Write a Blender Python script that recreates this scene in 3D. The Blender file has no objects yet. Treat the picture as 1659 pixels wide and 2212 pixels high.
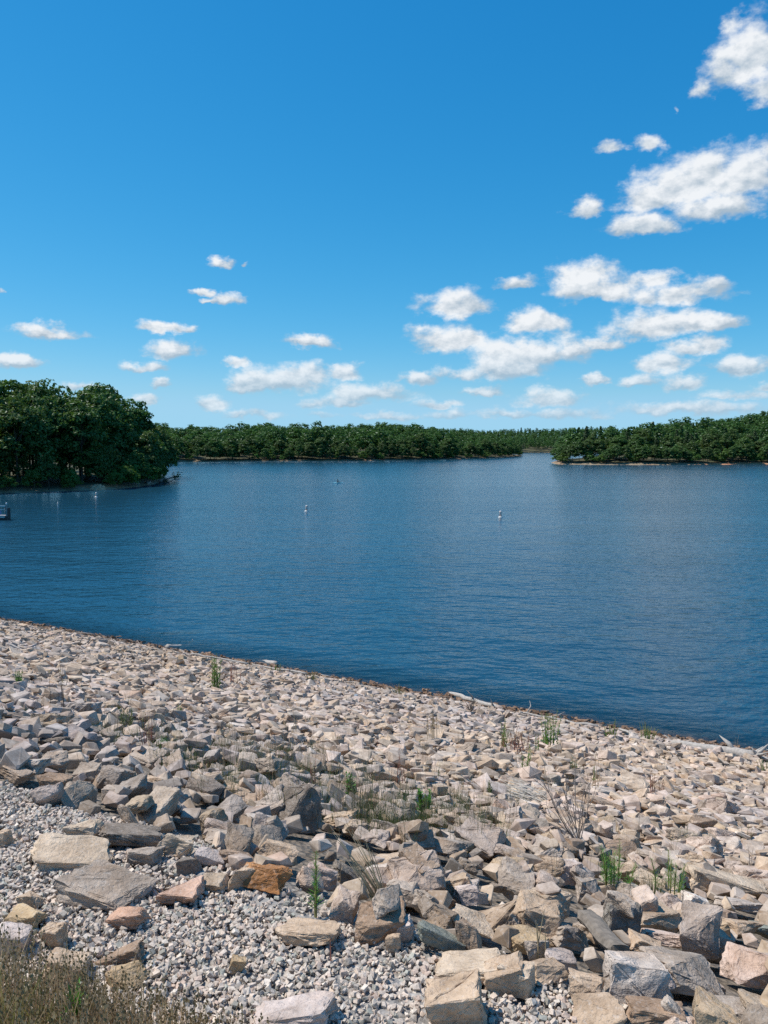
import bpy, bmesh, math, random
import numpy as np
from mathutils import Vector, Matrix, noise as mnoise

# ------------------------------------------------------------------ camera, sky, sun, exposure
scene = bpy.context.scene
COL = scene.collection
PI = math.pi
FPX = 1660.0                                   # focal length in pixels of a 1659 x 2212 view of the photograph
PITCH = math.atan(143 / 1660)
CAM_Z = 10.0                                   # eye height above the lake
cam_data = bpy.data.cameras.new('camera')
cam_data.sensor_fit = 'VERTICAL'; cam_data.sensor_height = 24.0; cam_data.sensor_width = 18.0
cam_data.lens = 24.0 * FPX / 2212
cam_data.clip_start = 0.1; cam_data.clip_end = 20000
cam = bpy.data.objects.new('camera', cam_data); COL.objects.link(cam)
cam.location = (0, 0, CAM_Z); cam.rotation_euler = (PI / 2 - PITCH, 0, 0)
scene.camera = cam

SUN_AZ, SUN_EL = math.radians(-80), math.radians(60)     # azimuth from +Y towards +X
SUN_STRENGTH = 5.0
SKY_STRENGTH = 0.1
scene.view_settings.view_transform = 'Standard'; scene.view_settings.look = 'None'
scene.view_settings.gamma = 1.0; scene.view_settings.exposure = 0.0
scene.view_settings.use_curve_mapping = False

sun_data = bpy.data.lights.new('sun', 'SUN'); sun_data.energy = SUN_STRENGTH; sun_data.angle = math.radians(0.5)
sun_data.color = (1.0, 0.945, 0.87)
sun = bpy.data.objects.new('sun', sun_data); COL.objects.link(sun)
SUN_DIR = Vector((math.sin(SUN_AZ) * math.cos(SUN_EL), math.cos(SUN_AZ) * math.cos(SUN_EL), math.sin(SUN_EL)))
sun.rotation_euler = SUN_DIR.to_track_quat('Z', 'Y').to_euler()
sun.location = (0, 0, 60)


def ray(px, py):
    dx, dy = px - 829.5, py - 1106
    return (dx, FPX * math.cos(PITCH) - dy * math.sin(PITCH), -(FPX * math.sin(PITCH) + dy * math.cos(PITCH)))


def azel(px, py):
    d = ray(px, py)
    return math.atan2(d[0], d[1]), math.asin(d[2] / math.sqrt(d[0] ** 2 + d[1] ** 2 + d[2] ** 2))


# cumulus: centre x, y, half width, half height, thinness (0 dense .. 0.9 faint wisp)
CLOUDS = [
    (1625, 118, 92, 78, 0), (1650, 185, 60, 45, .2), (1518, 176, 30, 42, .5), (1590, 45, 38, 36, .55), (1640, 222, 36, 20, .6), (1458, 240, 10, 14, .7),
    (1500, 392, 158, 64, 0), (1610, 372, 90, 62, 0), (1405, 420, 80, 46, .1), (1400, 485, 84, 24, .25), (1266, 446, 42, 24, .3), (1405, 310, 34, 24, .5), (1560, 440, 120, 36, .1),
    (1320, 318, 44, 14, .68),
    (466, 568, 28, 15, .15), (527, 573, 10, 6, .6), (438, 633, 27, 9, .35), (487, 646, 35, 15, .3), (455, 652, 22, 7, .45),
    (100, 714, 76, 18, 0), (350, 707, 66, 17, 0), (400, 711, 27, 11, .2), (368, 756, 64, 20, 0), (312, 790, 56, 13, .3),
    (36, 783, 62, 17, 0), (2, 628, 20, 10, .5),
    (672, 738, 62, 17, .1), (512, 779, 32, 13, .3), (610, 818, 108, 34, 0), (660, 806, 52, 26, 0), (540, 826, 60, 22, .15), (750, 802, 34, 22, .25), (902, 815, 44, 17, .1),
    (458, 869, 38, 20, .25), (315, 860, 36, 14, .1), (347, 827, 26, 11, .35), (170, 832, 66, 10, .62), (545, 893, 66, 12, .55), (225, 843, 40, 9, .55),
    (975, 655, 86, 34, 0), (975, 730, 88, 34, 0), (1158, 693, 62, 34, 0), (1150, 762, 138, 40, 0), (1085, 790, 110, 34, 0), (1000, 803, 62, 20, .25), (1235, 758, 60, 24, .1),
    (1125, 611, 50, 17, .35), (1262, 596, 76, 38, .05), (1290, 622, 110, 30, .1), (1465, 632, 118, 30, .05), (1420, 600, 62, 26, .2),
    (1420, 700, 130, 34, 0), (1530, 700, 90, 20, .15), (1500, 746, 84, 23, .25), (1425, 785, 66, 24, .2), (1605, 786, 72, 28, .05), (1295, 740, 48, 18, .3),
    (800, 848, 100, 24, .25), (735, 866, 80, 16, .45), (945, 872, 64, 13, .5), (1040, 846, 56, 14, .42), (1185, 858, 86, 20, .3), (1385, 823, 52, 17, .3),
    (1485, 826, 66, 20, .25), (1280, 822, 30, 13, .3), (1580, 850, 100, 16, .5), (1140, 893, 240, 14, .66), (1450, 882, 230, 17, .62), (860, 898, 200, 11, .7), (1640, 832, 40, 16, .4),
]

world = bpy.data.worlds.new('World'); scene.world = world; world.use_nodes = True
wt = world.node_tree; wt.nodes.clear(); WN = wt.nodes; WL = wt.links


def wn(t, **kw):
    n = WN.new(t)
    for k, v in kw.items():
        setattr(n, k, v)
    return n


def wset(n, i, v):
    if isinstance(v, bpy.types.NodeSocket):
        WL.new(v, n.inputs[i])
    else:
        n.inputs[i].default_value = v


def wmath(op, a, b=None, c=None, clamp=False):
    n = wn('ShaderNodeMath', operation=op, use_clamp=clamp); wset(n, 0, a)
    if b is not None: wset(n, 1, b)
    if c is not None: wset(n, 2, c)
    return n.outputs[0]


def wvec(op, a, b=None, c=None):
    n = wn('ShaderNodeVectorMath', operation=op); wset(n, 0, a)
    if b is not None: wset(n, 1, b)
    if c is not None: wset(n, 2, c)
    return n.outputs['Value'] if op in ('LENGTH', 'DISTANCE', 'DOT_PRODUCT') else n.outputs['Vector']


def wrange(v, a, b, c, d, kind='SMOOTHSTEP'):
    n = wn('ShaderNodeMapRange', interpolation_type=kind); n.clamp = True if kind == 'LINEAR' else n.clamp
    for i, q in enumerate((v, a, b, c, d)): wset(n, i, q)
    return n.outputs[0]


sky = wn('ShaderNodeTexSky', sky_type='NISHITA'); sky.sun_disc = False
sky.sun_elevation = SUN_EL; sky.sun_rotation = SUN_AZ
sky.altitude = 0; sky.air_density = 1.0; sky.dust_density = 0.0; sky.ozone_density = 3.0
spc = wn('ShaderNodeSeparateColor'); WL.new(sky.outputs[0], spc.inputs[0])          # how the phone renders that sky: deep, saturated blue
hs = wn('ShaderNodeCombineColor')
for i, (kk, pw) in enumerate(((.128, 2.0), (1.271, .85), (2.663, .60))):
    src = spc.outputs[i] if i < 2 else wmath('MAXIMUM', spc.outputs[2], wmath('MULTIPLY', spc.outputs[1], 1.05))
    q_ = wmath('MULTIPLY', wmath('POWER', src, pw), kk)
    WL.new(wmath('SMOOTH_MIN', q_, (3.5, 6.6, 8.7)[i], (2.0, 1.0, .5)[i]), hs.inputs[i])
tc = wn('ShaderNodeTexCoord'); dirv = tc.outputs['Generated']
sx = wn('ShaderNodeSeparateXYZ'); WL.new(dirv, sx.inputs[0])
az = wmath('ARCTAN2', sx.outputs[0], sx.outputs[1]); el = wmath('ARCSINE', sx.outputs[2])
cp = wn('ShaderNodeCombineXYZ'); WL.new(az, cp.inputs[0]); WL.new(el, cp.inputs[1])
P0 = cp.outputs[0]


def wnoise(vec, scale, detail, rough=.55, lac=2.1):
    n = wn('ShaderNodeTexNoise'); n.noise_dimensions = '3D'
    WL.new(vec, n.inputs['Vector']); n.inputs['Scale'].default_value = scale
    n.inputs['Detail'].default_value = detail; n.inputs['Roughness'].default_value = rough; n.inputs['Lacunarity'].default_value = lac
    return n


NP = wvec('MULTIPLY', P0, (1.0, 1.5, 1.0))
n_warp = wnoise(NP, 26.0, 4.0, .6)
warp = wvec('MULTIPLY', wvec('SUBTRACT', n_warp.outputs['Color'], (.5, .5, .5)), (.050, .026, 0))
PW = wvec('ADD', P0, warp)
d1 = d2 = None
for (cx, cy, hw, hh, thin) in CLOUDS:
    a0, e0 = azel(cx, cy); a1, _ = azel(cx + hw, cy); _, e1 = azel(cx, cy - hh)
    iw, ih = 1 / abs(a1 - a0), 1 / abs(e1 - e0)
    e0 -= .25 * abs(e1 - e0); ih *= .8
    W = wvec('MULTIPLY_ADD', PW, (iw, ih, 0), (-a0 * iw, -e0 * ih, thin * (1.2 if cy < 780 else .9)))
    W = wvec('MINIMUM', W, wvec('MULTIPLY', W, (1, 1.9, 1)))          # flat bases
    l1 = wvec('LENGTH', W); l2 = wvec('DISTANCE', W, (-.25, .75, 0))
    if d1 is None:
        d1, d2 = l1, l2
    else:
        d1 = wmath('SMOOTH_MIN', d1, l1, .25); d2 = wmath('SMOOTH_MIN', d2, l2, .25)
n_big = wnoise(NP, 24.0, 9.0, .57)
NPo = wvec('ADD', NP, (-.005, .012, .0))
n_off = wnoise(NPo, 24.0, 6.0, .57)
edge = wmath('MULTIPLY_ADD', wmath('SUBTRACT', n_big.outputs[0], .5), -1.95, d1)
dens = wrange(edge, 1.23, .46, 0.0, 1.0)
# the same kind of fair-weather cloud goes on round the rest of the sky
zz = wmath('ADD', wmath('MAXIMUM', sx.outputs[2], 0.0), .10)
pl = wn('ShaderNodeCombineXYZ'); WL.new(wmath('DIVIDE', sx.outputs[0], zz), pl.inputs[0]); WL.new(wmath('DIVIDE', sx.outputs[1], zz), pl.inputs[1])
n_rest = wnoise(pl.outputs[0], 1.6, 6.0, .55)
rest = wrange(n_rest.outputs[0], .57, .68, 0.0, .9)
aside = wrange(wmath('ABSOLUTE', az), .62, .85, 0.0, 1.0)
rest = wmath('MULTIPLY', rest, wmath('MULTIPLY', aside, wrange(el, .02, .12, 0.0, 1.0)))
dens = wmath('MAXIMUM', dens, rest)
# thicker towards the base = greyer, billows turned to the sun = whiter
lit = wmath('MULTIPLY_ADD', wmath('SUBTRACT', n_big.outputs[0], n_off.outputs[0]), 2.8, wrange(d2, .25, 1.45, 1.05, 0.0, 'LINEAR'))
lit = wmath('MULTIPLY', wrange(lit, .05, 1.0, 0.0, 1.0, 'LINEAR'), 1.0, clamp=True)
cmix = wn('ShaderNodeMix', data_type='RGBA'); WL.new(lit, cmix.inputs['Factor'])
cmix.inputs['A'].default_value = (0.42, 0.52, 0.615, 1); cmix.inputs['B'].default_value = (0.90, 0.925, 0.95, 1)
bg_sky = wn('ShaderNodeBackground'); WL.new(hs.outputs[0], bg_sky.inputs[0]); bg_sky.inputs[1].default_value = SKY_STRENGTH
bg_cl = wn('ShaderNodeBackground'); WL.new(cmix.outputs['Result'], bg_cl.inputs[0]); bg_cl.inputs[1].default_value = 1.0
fade = wrange(el, -.005, .13, .50, .97, 'LINEAR')      # low clouds are seen through more air
mx = wn('ShaderNodeMixShader'); WL.new(wmath('MULTIPLY', dens, fade), mx.inputs[0]); WL.new(bg_sky.outputs[0], mx.inputs[1]); WL.new(bg_cl.outputs[0], mx.inputs[2])
wo = wn('ShaderNodeOutputWorld'); WL.new(mx.outputs[0], wo.inputs[0])
world.cycles.sampling_method = 'MANUAL'; world.cycles.sample_map_resolution = 512

scene.render.engine = 'CYCLES'
scene.cycles.max_bounces = 6; scene.cycles.diffuse_bounces = 3; scene.cycles.glossy_bounces = 3
scene.cycles.transmission_bounces = 4; scene.cycles.transparent_max_bounces = 8
scene.cycles.use_denoising = False
scene.cycles.sample_clamp_indirect = 4.0
scene.cycles.caustics_reflective = False; scene.cycles.caustics_refractive = False

# ------------------------------------------------------------------ helpers
rng = np.random.default_rng(7)
random.seed(11)


def tag(o, label=None, cat=None, group=None, kind=None):
    if label: o['label'] = label
    if cat: o['category'] = cat
    if group: o['group'] = group
    if kind: o['kind'] = kind
    return o


def link(name, me, mats, parent=None):
    o = bpy.data.objects.new(name, me); COL.objects.link(o)
    if mats is not None and not me.materials:
        for m in (mats if isinstance(mats, (list, tuple)) else [mats]): me.materials.append(m)
    if parent is not None: o.parent = parent
    return o


def empty(name, loc, rz=0.0):
    o = bpy.data.objects.new(name, None); COL.objects.link(o); o.location = loc; o.rotation_euler = (0, 0, rz)
    o.empty_display_size = .1
    return o


def mesh_np(name, V, Fc, attrs=None, smooth=False, uniform=True):
    """V (n,3), Fc (m,k) index array of one polygon size (or list of polygons)."""
    me = bpy.data.meshes.new(name)
    if isinstance(Fc, np.ndarray):
        k = Fc.shape[1]; m = len(Fc)
        me.vertices.add(len(V)); me.vertices.foreach_set('co', np.ascontiguousarray(V, dtype=np.float32).ravel())
        me.loops.add(m * k); me.loops.foreach_set('vertex_index', np.ascontiguousarray(Fc, dtype=np.int32).ravel())
        me.polygons.add(m); me.polygons.foreach_set('loop_start', np.arange(0, m * k, k, dtype=np.int32))
        me.update(calc_edges=True)
    else:
        me.from_pydata([tuple(v) for v in V], [], Fc); me.update()
    if smooth:
        me.polygons.foreach_set('use_smooth', np.ones(len(me.polygons), dtype=bool))
    else:
        me.polygons.foreach_set('use_smooth', np.zeros(len(me.polygons), dtype=bool))
    for nm, arr in (attrs or {}).items():
        if arr.ndim == 2:
            a = me.attributes.new(nm, 'FLOAT_COLOR', 'POINT')
            c = np.ones((len(V), 4), np.float32); c[:, :arr.shape[1]] = arr
            a.data.foreach_set('color', c.ravel())
        else:
            a = me.attributes.new(nm, 'FLOAT', 'POINT'); a.data.foreach_set('value', arr.astype(np.float32))
    return me


class Geo:
    """collects tubes, boxes, cards; polygons of any size"""
    def __init__(s): s.v = []; s.f = []

    def add(s, V, Fs):
        b = len(s.v); s.v.extend([tuple(map(float, q)) for q in V]); s.f.extend([tuple(i + b for i in f) for f in Fs])

    def tube(s, pts, rad, sides=6, cap=True, wob=0.0):
        pts = [Vector(p) for p in pts]; V = []; Fs = []
        n = len(pts)
        for i, p in enumerate(pts):
            t = (pts[min(i + 1, n - 1)] - pts[max(i - 1, 0)])
            t = t.normalized() if t.length > 1e-9 else Vector((0, 0, 1))
            up = Vector((0, 0, 1)) if abs(t.z) < .9 else Vector((1, 0, 0))
            a = t.cross(up).normalized(); b = t.cross(a)
            for k in range(sides):
                th = 2 * PI * k / sides
                r = rad[i] * (1 + (random.uniform(-wob, wob) if wob else 0))
                V.append(p + a * (math.cos(th) * r) + b * (math.sin(th) * r))
        for i in range(n - 1):
            for k in range(sides):
                k2 = (k + 1) % sides
                Fs.append((i * sides + k, i * sides + k2, (i + 1) * sides + k2, (i + 1) * sides + k))
        if cap:
            Fs.append(tuple(range(sides))[::-1]); Fs.append(tuple(range((n - 1) * sides, n * sides)))
        s.add(V, Fs)

    def lathe(s, prof, sides=20, c=(0, 0, 0)):
        V = []; Fs = []
        for (r, z) in prof:
            for k in range(sides):
                th = 2 * PI * k / sides; V.append((c[0] + r * math.cos(th), c[1] + r * math.sin(th), c[2] + z))
        n = len(prof)
        for i in range(n - 1):
            for k in range(sides):
                k2 = (k + 1) % sides
                Fs.append((i * sides + k, i * sides + k2, (i + 1) * sides + k2, (i + 1) * sides + k))
        Fs.append(tuple(range(sides))[::-1]); Fs.append(tuple(range((n - 1) * sides, n * sides)))
        s.add(V, Fs)

    def box(s, c, d, m=None):
        x, y, z = d[0] / 2, d[1] / 2, d[2] / 2
        V = [Vector((i, j, k)) for i in (-x, x) for j in (-y, y) for k in (-z, z)]
        if m is not None: V = [m @ v for v in V]
        V = [v + Vector(c) for v in V]
        s.add(V, [(0, 1, 3, 2), (4, 6, 7, 5), (0, 4, 5, 1), (2, 3, 7, 6), (0, 2, 6, 4), (1, 5, 7, 3)])

    def mesh(s, name, smooth=False):
        me = bpy.data.meshes.new(name); me.from_pydata(s.v, [], s.f); me.update()
        if smooth:
            for p in me.polygons: p.use_smooth = True
        return me


# ---- materials
def mat(name):
    m = bpy.data.materials.new(name); m.use_nodes = True
    nt = m.node_tree; b = nt.nodes['Principled BSDF']
    return m, nt, b


class N:
    """tiny node-graph writer"""
    def __init__(s, nt): s.nt = nt

    def new(s, t, ins=None, **kw):
        n = s.nt.nodes.new(t)
        for k, v in kw.items(): setattr(n, k, v)
        for k, v in (ins or {}).items(): s.put(n, k, v)
        return n

    def put(s, n, k, v):
        if isinstance(v, bpy.types.NodeSocket): s.nt.links.new(v, n.inputs[k])
        else: n.inputs[k].default_value = v

    def noise(s, vec, scale, detail=4, rough=.55):
        return s.new('ShaderNodeTexNoise', {'Vector': vec, 'Scale': scale, 'Detail': detail, 'Roughness': rough}).outputs[0]

    def math(s, op, a, b=0.0, c=0.0, clamp=False):
        n = s.new('ShaderNodeMath', operation=op, use_clamp=clamp); s.put(n, 0, a); s.put(n, 1, b)
        if len(n.inputs) > 2: s.put(n, 2, c)
        return n.outputs[0]

    def rng(s, v, a, b, c, d, kind='LINEAR'):
        n = s.new('ShaderNodeMapRange', interpolation_type=kind)
        for i, q in enumerate((v, a, b, c, d)): s.put(n, i, q)
        return n.outputs[0]

    def mix(s, f, a, b, mode='MIX'):
        n = s.new('ShaderNodeMix', data_type='RGBA', blend_type=mode)
        s.put(n, 'Factor', f); s.put(n, 'A', a); s.put(n, 'B', b)
        return n.outputs['Result']

    def bump(s, h, strength, dist, normal=None):
        n = s.new('ShaderNodeBump', {'Height': h, 'Strength': strength, 'Distance': dist})
        if normal is not None: s.put(n, 'Normal', normal)
        return n.outputs[0]


def c4(*c): return (c[0], c[1], c[2], 1.0)


def simple_mat(name, col, rough=.7, var=.25, scale=20.0, metallic=0.0, bump=.0):
    m, nt, b = mat(name); g = N(nt)
    pos = g.new('ShaderNodeTexCoord').outputs['Object']
    n = g.noise(pos, scale, 5, .6)
    lo = c4(*[x * (1 - var) for x in col]); hi = c4(*[min(1, x * (1 + var)) for x in col])
    nt.links.new(g.mix(g.rng(n, .3, .7, 0, 1), lo, hi), b.inputs['Base Color'])
    b.inputs['Roughness'].default_value = rough; b.inputs['Metallic'].default_value = metallic
    if bump: nt.links.new(g.bump(n, bump, .01), b.inputs['Normal'])
    return m


def rock_material(name, fine, attr='tone'):
    m, nt, b = mat(name); g = N(nt)
    pos = g.new('ShaderNodeNewGeometry').outputs['Position']
    col = g.new('ShaderNodeAttribute', attribute_name=attr).outputs['Color']
    n1 = g.noise(pos, 9.0, 5, .6); n2 = g.noise(pos, 75.0, 4, .65); n3 = g.noise(pos, 3.1, 3, .5)
    rot = g.new('ShaderNodeMapping', {'Vector': pos, 'Rotation': (.5, .7, .3), 'Scale': (5, 5, 42)}).outputs[0]
    n4 = g.noise(rot, 1.0, 4, .55)                                            # bedding in the stone
    c = g.mix(g.rng(n1, .34, .66, 0, 1), g.mix(1.0, col, c4(.70, .66, .62), 'MULTIPLY'), g.mix(1.0, col, c4(1.22, 1.20, 1.18), 'MULTIPLY'))
    c = g.mix(g.rng(n4, .42, .70, 0, .45), c, g.mix(1.0, c, c4(.72, .66, .60), 'MULTIPLY'))
    c = g.mix(g.rng(n2, .52, .74, 0, .45), c, g.mix(1.0, c, c4(.55, .53, .52), 'MULTIPLY'))
    c = g.mix(g.rng(n2, .46, .28, 0, .35), c, c4(.62, .59, .56))
    c = g.mix(g.rng(n3, .58, .72, 0, .42), c, g.mix(1.0, c, c4(1.05, .82, .58), 'MULTIPLY'))   # iron staining
    nt.links.new(c, b.inputs['Base Color'])
    b.inputs['Roughness'].default_value = .88; b.inputs['Specular IOR Level'].default_value = .25
    if fine:
        bn = g.bump(n4, .5, .014); bn = g.bump(n1, .7, .035, bn); bn = g.bump(n2, .8, .009, bn)
        nt.links.new(bn, b.inputs['Normal'])
    return m


M_ROCK = rock_material('rock_near', True)
M_ROCK_FAR = rock_material('rock_far', False)


def gravel_material():
    m, nt, b = mat('gravel_stone'); g = N(nt)
    pos = g.new('ShaderNodeNewGeometry').outputs['Position']
    col = g.new('ShaderNodeAttribute', attribute_name='tone').outputs['Color']
    n = g.noise(pos, 160.0, 4, .65)
    c = g.mix(g.rng(n, .35, .65, 0, 1), g.mix(1.0, col, c4(.78, .76, .75), 'MULTIPLY'), g.mix(1.0, col, c4(1.15, 1.14, 1.13), 'MULTIPLY'))
    nt.links.new(c, b.inputs['Base Color']); b.inputs['Roughness'].default_value = .9; b.inputs['Specular IOR Level'].default_value = .2
    nt.links.new(g.bump(n, .5, .004), b.inputs['Normal'])
    return m


M_GRAVEL = gravel_material()


def bed_material():
    m, nt, b = mat('embankment_bed'); g = N(nt)
    pos = g.new('ShaderNodeNewGeometry').outputs['Position']
    v = g.new('ShaderNodeTexVoronoi', {'Vector': pos, 'Scale': 26.0})
    n = g.noise(pos, 12, 6, .65)
    c = g.mix(g.rng(n, .3, .7, 0, 1), c4(.17, .135, .10), c4(.30, .25, .20))
    sd = g.new('ShaderNodeVectorMath', {0: pos, 1: (NX, NY, 0)}, operation='DOT_PRODUCT').outputs['Value']
    c = g.mix(g.rng(sd, 2.3, 2.9, 1, 0), c, g.mix(g.rng(n, .3, .7, 0, 1), c4(.36, .335, .305), c4(.50, .475, .445)))
    c = g.mix(.5, c, g.mix(1.0, c, g.rng(v.outputs['Distance'], 0, .6, 1.3, .4), 'MULTIPLY'))
    nt.links.new(c, b.inputs['Base Color']); b.inputs['Roughness'].default_value = .95
    nt.links.new(g.bump(g.math('ADD', n, v.outputs['Distance']), .9, .03), b.inputs['Normal'])
    return m


def terrain_material():
    m, nt, b = mat('shore_ground'); g = N(nt)
    pos = g.new('ShaderNodeNewGeometry').outputs['Position']
    inl = g.new('ShaderNodeAttribute', attribute_name='inland').outputs['Fac']
    clay = g.new('ShaderNodeAttribute', attribute_name='clay').outputs['Fac']
    n = g.noise(pos, .35, 6, .6); n2 = g.noise(pos, .06, 4, .6)
    bank = g.mix(g.rng(n, .35, .65, 0, 1), c4(.15, .11, .065), c4(.36, .28, .18))
    red = g.mix(g.rng(n, .35, .65, 0, 1), c4(.42, .17, .075), c4(.58, .31, .17))
    bank = g.mix(g.rng(g.math('ADD', n2, clay), .52, .75, 0, 1), bank, red)
    litter = g.mix(g.rng(n, .3, .7, 0, 1), c4(.035, .045, .018), c4(.10, .085, .04))
    e = g.rng(g.math('ADD', inl, g.math('MULTIPLY', n, 4.0)), 4.0, 7.5, 0, 1, 'SMOOTHSTEP')
    nt.links.new(g.mix(e, bank, litter), b.inputs['Base Color']); b.inputs['Roughness'].default_value = .95
    return m


def leaf_material(name, dark, light, trans=.28, through=(1.1, 1.25, .6)):
    m, nt, b = mat(name); g = N(nt)
    t = g.new('ShaderNodeAttribute', attribute_name='tint').outputs['Fac']
    r = g.new('ShaderNodeObjectInfo').outputs['Random']
    f = g.math('ADD', g.math('MULTIPLY', t, .65), g.math('MULTIPLY', r, .35), clamp=True)
    c = g.mix(f, c4(*dark), c4(*light))
    hue = g.new('ShaderNodeHueSaturation', {'Hue': g.math('MULTIPLY_ADD', r, .040, .486), 'Color': c}).outputs[0]
    d = g.new('ShaderNodeBsdfDiffuse', {'Color': hue}); tr = g.new('ShaderNodeBsdfTranslucent', {'Color': g.mix(1.0, hue, c4(*through), 'MULTIPLY')})
    gl = g.new('ShaderNodeBsdfGlossy', {'Color': c4(.8, .85, .9), 'Roughness': .45})
    s1 = g.new('ShaderNodeMixShader', {0: trans, 1: d.outputs[0], 2: tr.outputs[0]})
    s2 = g.new('ShaderNodeMixShader', {0: .025, 1: s1.outputs[0], 2: gl.outputs[0]})
    nt.nodes.remove(b); nt.links.new(s2.outputs[0], nt.nodes['Material Output'].inputs[0])
    return m


M_LEAF = leaf_material('broadleaf', (.042, .082, .020), (.112, .178, .038))
M_PINE = leaf_material('pine_needles', (.032, .060, .020), (.066, .108, .030), .15)
M_SHRUB = leaf_material('bright_leaf', (.070, .135, .024), (.135, .215, .038), .32)
M_WOODS = leaf_material('woods_leaf', (.044, .084, .024), (.104, .168, .042))
M_DEADLEAF = leaf_material('dead_leaf', (.18, .11, .06), (.32, .22, .13), .15, (1, .9, .8))
M_WEED = leaf_material('weed_leaf', (.07, .17, .028), (.14, .29, .05), .3)
M_WEED_DULL = leaf_material('weed_dull', (.07, .095, .035), (.13, .16, .06), .25)
M_FENNEL = leaf_material('fennel_leaf', (.12, .24, .04), (.22, .38, .08), .35)
M_BARK = simple_mat('bark', (.085, .066, .05), .9, .4, 3.0)
M_SNAG = simple_mat('bleached_bark', (.34, .30, .26), .9, .25, 5.0)
M_DRIFT = simple_mat('driftwood', (.40, .36, .315), .9, .28, 16.0, bump=.5)
M_TIMBER = simple_mat('weathered_timber', (.20, .165, .13), .9, .35, 30.0, bump=.6)
M_BUOY = simple_mat('buoy_white', (.68, .66, .62), .45, .06, 8.0)
M_BUOYBAND = simple_mat('buoy_orange', (.62, .30, .20), .5, .1, 8.0)
M_STRAW = simple_mat('straw', (.43, .33, .19), .85, .3, 60.0)
M_STRAWPALE = simple_mat('pale_straw', (.50, .46, .40), .85, .2, 60.0)
M_DRYGRASS = simple_mat('dry_grass', (.46, .33, .19), .85, .35, 25.0)
M_DRYGREEN = simple_mat('dry_green', (.24, .22, .075), .85, .35, 25.0)
M_GRASSDRY = leaf_material('grass_dry', (.46, .34, .19), (.72, .58, .38), .4, (1, .95, .85))
M_GRASSGREEN = leaf_material('grass_green', (.22, .20, .065), (.40, .35, .14), .4, (1, 1, .8))
M_REDSTEM = simple_mat('red_stem', (.30, .11, .075), .8, .25, 50.0)
M_DARKSTEM = simple_mat('dark_stem', (.12, .09, .065), .85, .25, 50.0)
M_TWIG = simple_mat('grey_twig', (.22, .18, .15), .85, .25, 40.0)

# ------------------------------------------------------------------ lie of the land
NX, NY = .4905, .8715            # horizontal normal of the dam, pointing at the lake
S0 = 27.45                       # waterline, metres from the camera along that normal


def dam_z(s):
    s = np.asarray(s, dtype=float)
    flat = 8.4 - .08 * s
    f = (s - 2.4) / (S0 - 2.4)
    slope = 8.208 - 8.25 * f - 2.0 * f * (1 - np.minimum(f, 1.0))          # a little hollow, easing towards the lake
    return np.minimum(flat, slope)


def st(x, y): return x * NX + y * NY, x * NY - y * NX           # s across, t along the dam


def xy(s, t): return s * NX + t * NY, s * NY - t * NX


def project(x, y, z):
    dz = z - CAM_Z
    fw = y * math.cos(PITCH) - dz * math.sin(PITCH)
    up = y * math.sin(PITCH) + dz * math.cos(PITCH)
    return 829.5 + FPX * x / fw, 1106 - FPX * up / fw, fw


def on_water(px, py, z=0.0):
    d = ray(px, py); k = (z - CAM_Z) / d[2]
    return Vector((d[0] * k, d[1] * k, z))


def on_dam(px, py, h=0.0):
    d = ray(px, py); lo, hi = 0.0, .08
    for _ in range(50):
        m = (lo + hi) / 2
        s = d[0] * m * NX + d[1] * m * NY
        if CAM_Z + d[2] * m > float(dam_z(s)) + h: lo = m
        else: hi = m
    return Vector((d[0] * lo, d[1] * lo, CAM_Z + d[2] * lo))


# embankment sheet
def embankment():
    ss = np.concatenate([np.linspace(-8, 2, 12), np.linspace(2.2, 2.6, 9), np.linspace(3, 40, 75)])
    tt = np.linspace(-75, 25, 160)
    S, T = np.meshgrid(ss, tt, indexing='ij')
    X, Y = xy(S, T); Z = dam_z(S) - .05 + rng.normal(0, .012, S.shape)
    V = np.stack([X, Y, Z + np.where(S < 2.4, .025, 0)], -1).reshape(-1, 3)
    a, b = S.shape; i = np.arange(a * b).reshape(a, b)
    Fq = np.stack([i[:-1, :-1], i[:-1, 1:], i[1:, 1:], i[1:, :-1]], -1).reshape(-1, 4)[:, ::-1]
    o = link('embankment_ground', mesh_np('embankment_ground', V, Fq, smooth=True), bed_material())
    tag(o, 'stony earth embankment under the riprap', None, None, 'structure')


embankment()

# ---- lake bed and water
def sheet(name, x0, x1, y0, y1, z, m):
    me = mesh_np(name, np.array([(x0, y0, z), (x1, y0, z), (x1, y1, z), (x0, y1, z)]), np.array([(0, 1, 2, 3)]))
    return link(name, me, m)


tag(sheet('ground', -9000, 9000, -3000, 12000, -6.0, simple_mat('lake_bed', (.07, .075, .045), .95, .3, .05)), 'dark bed below the lake reaching the horizon', None, None, 'structure')


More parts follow.
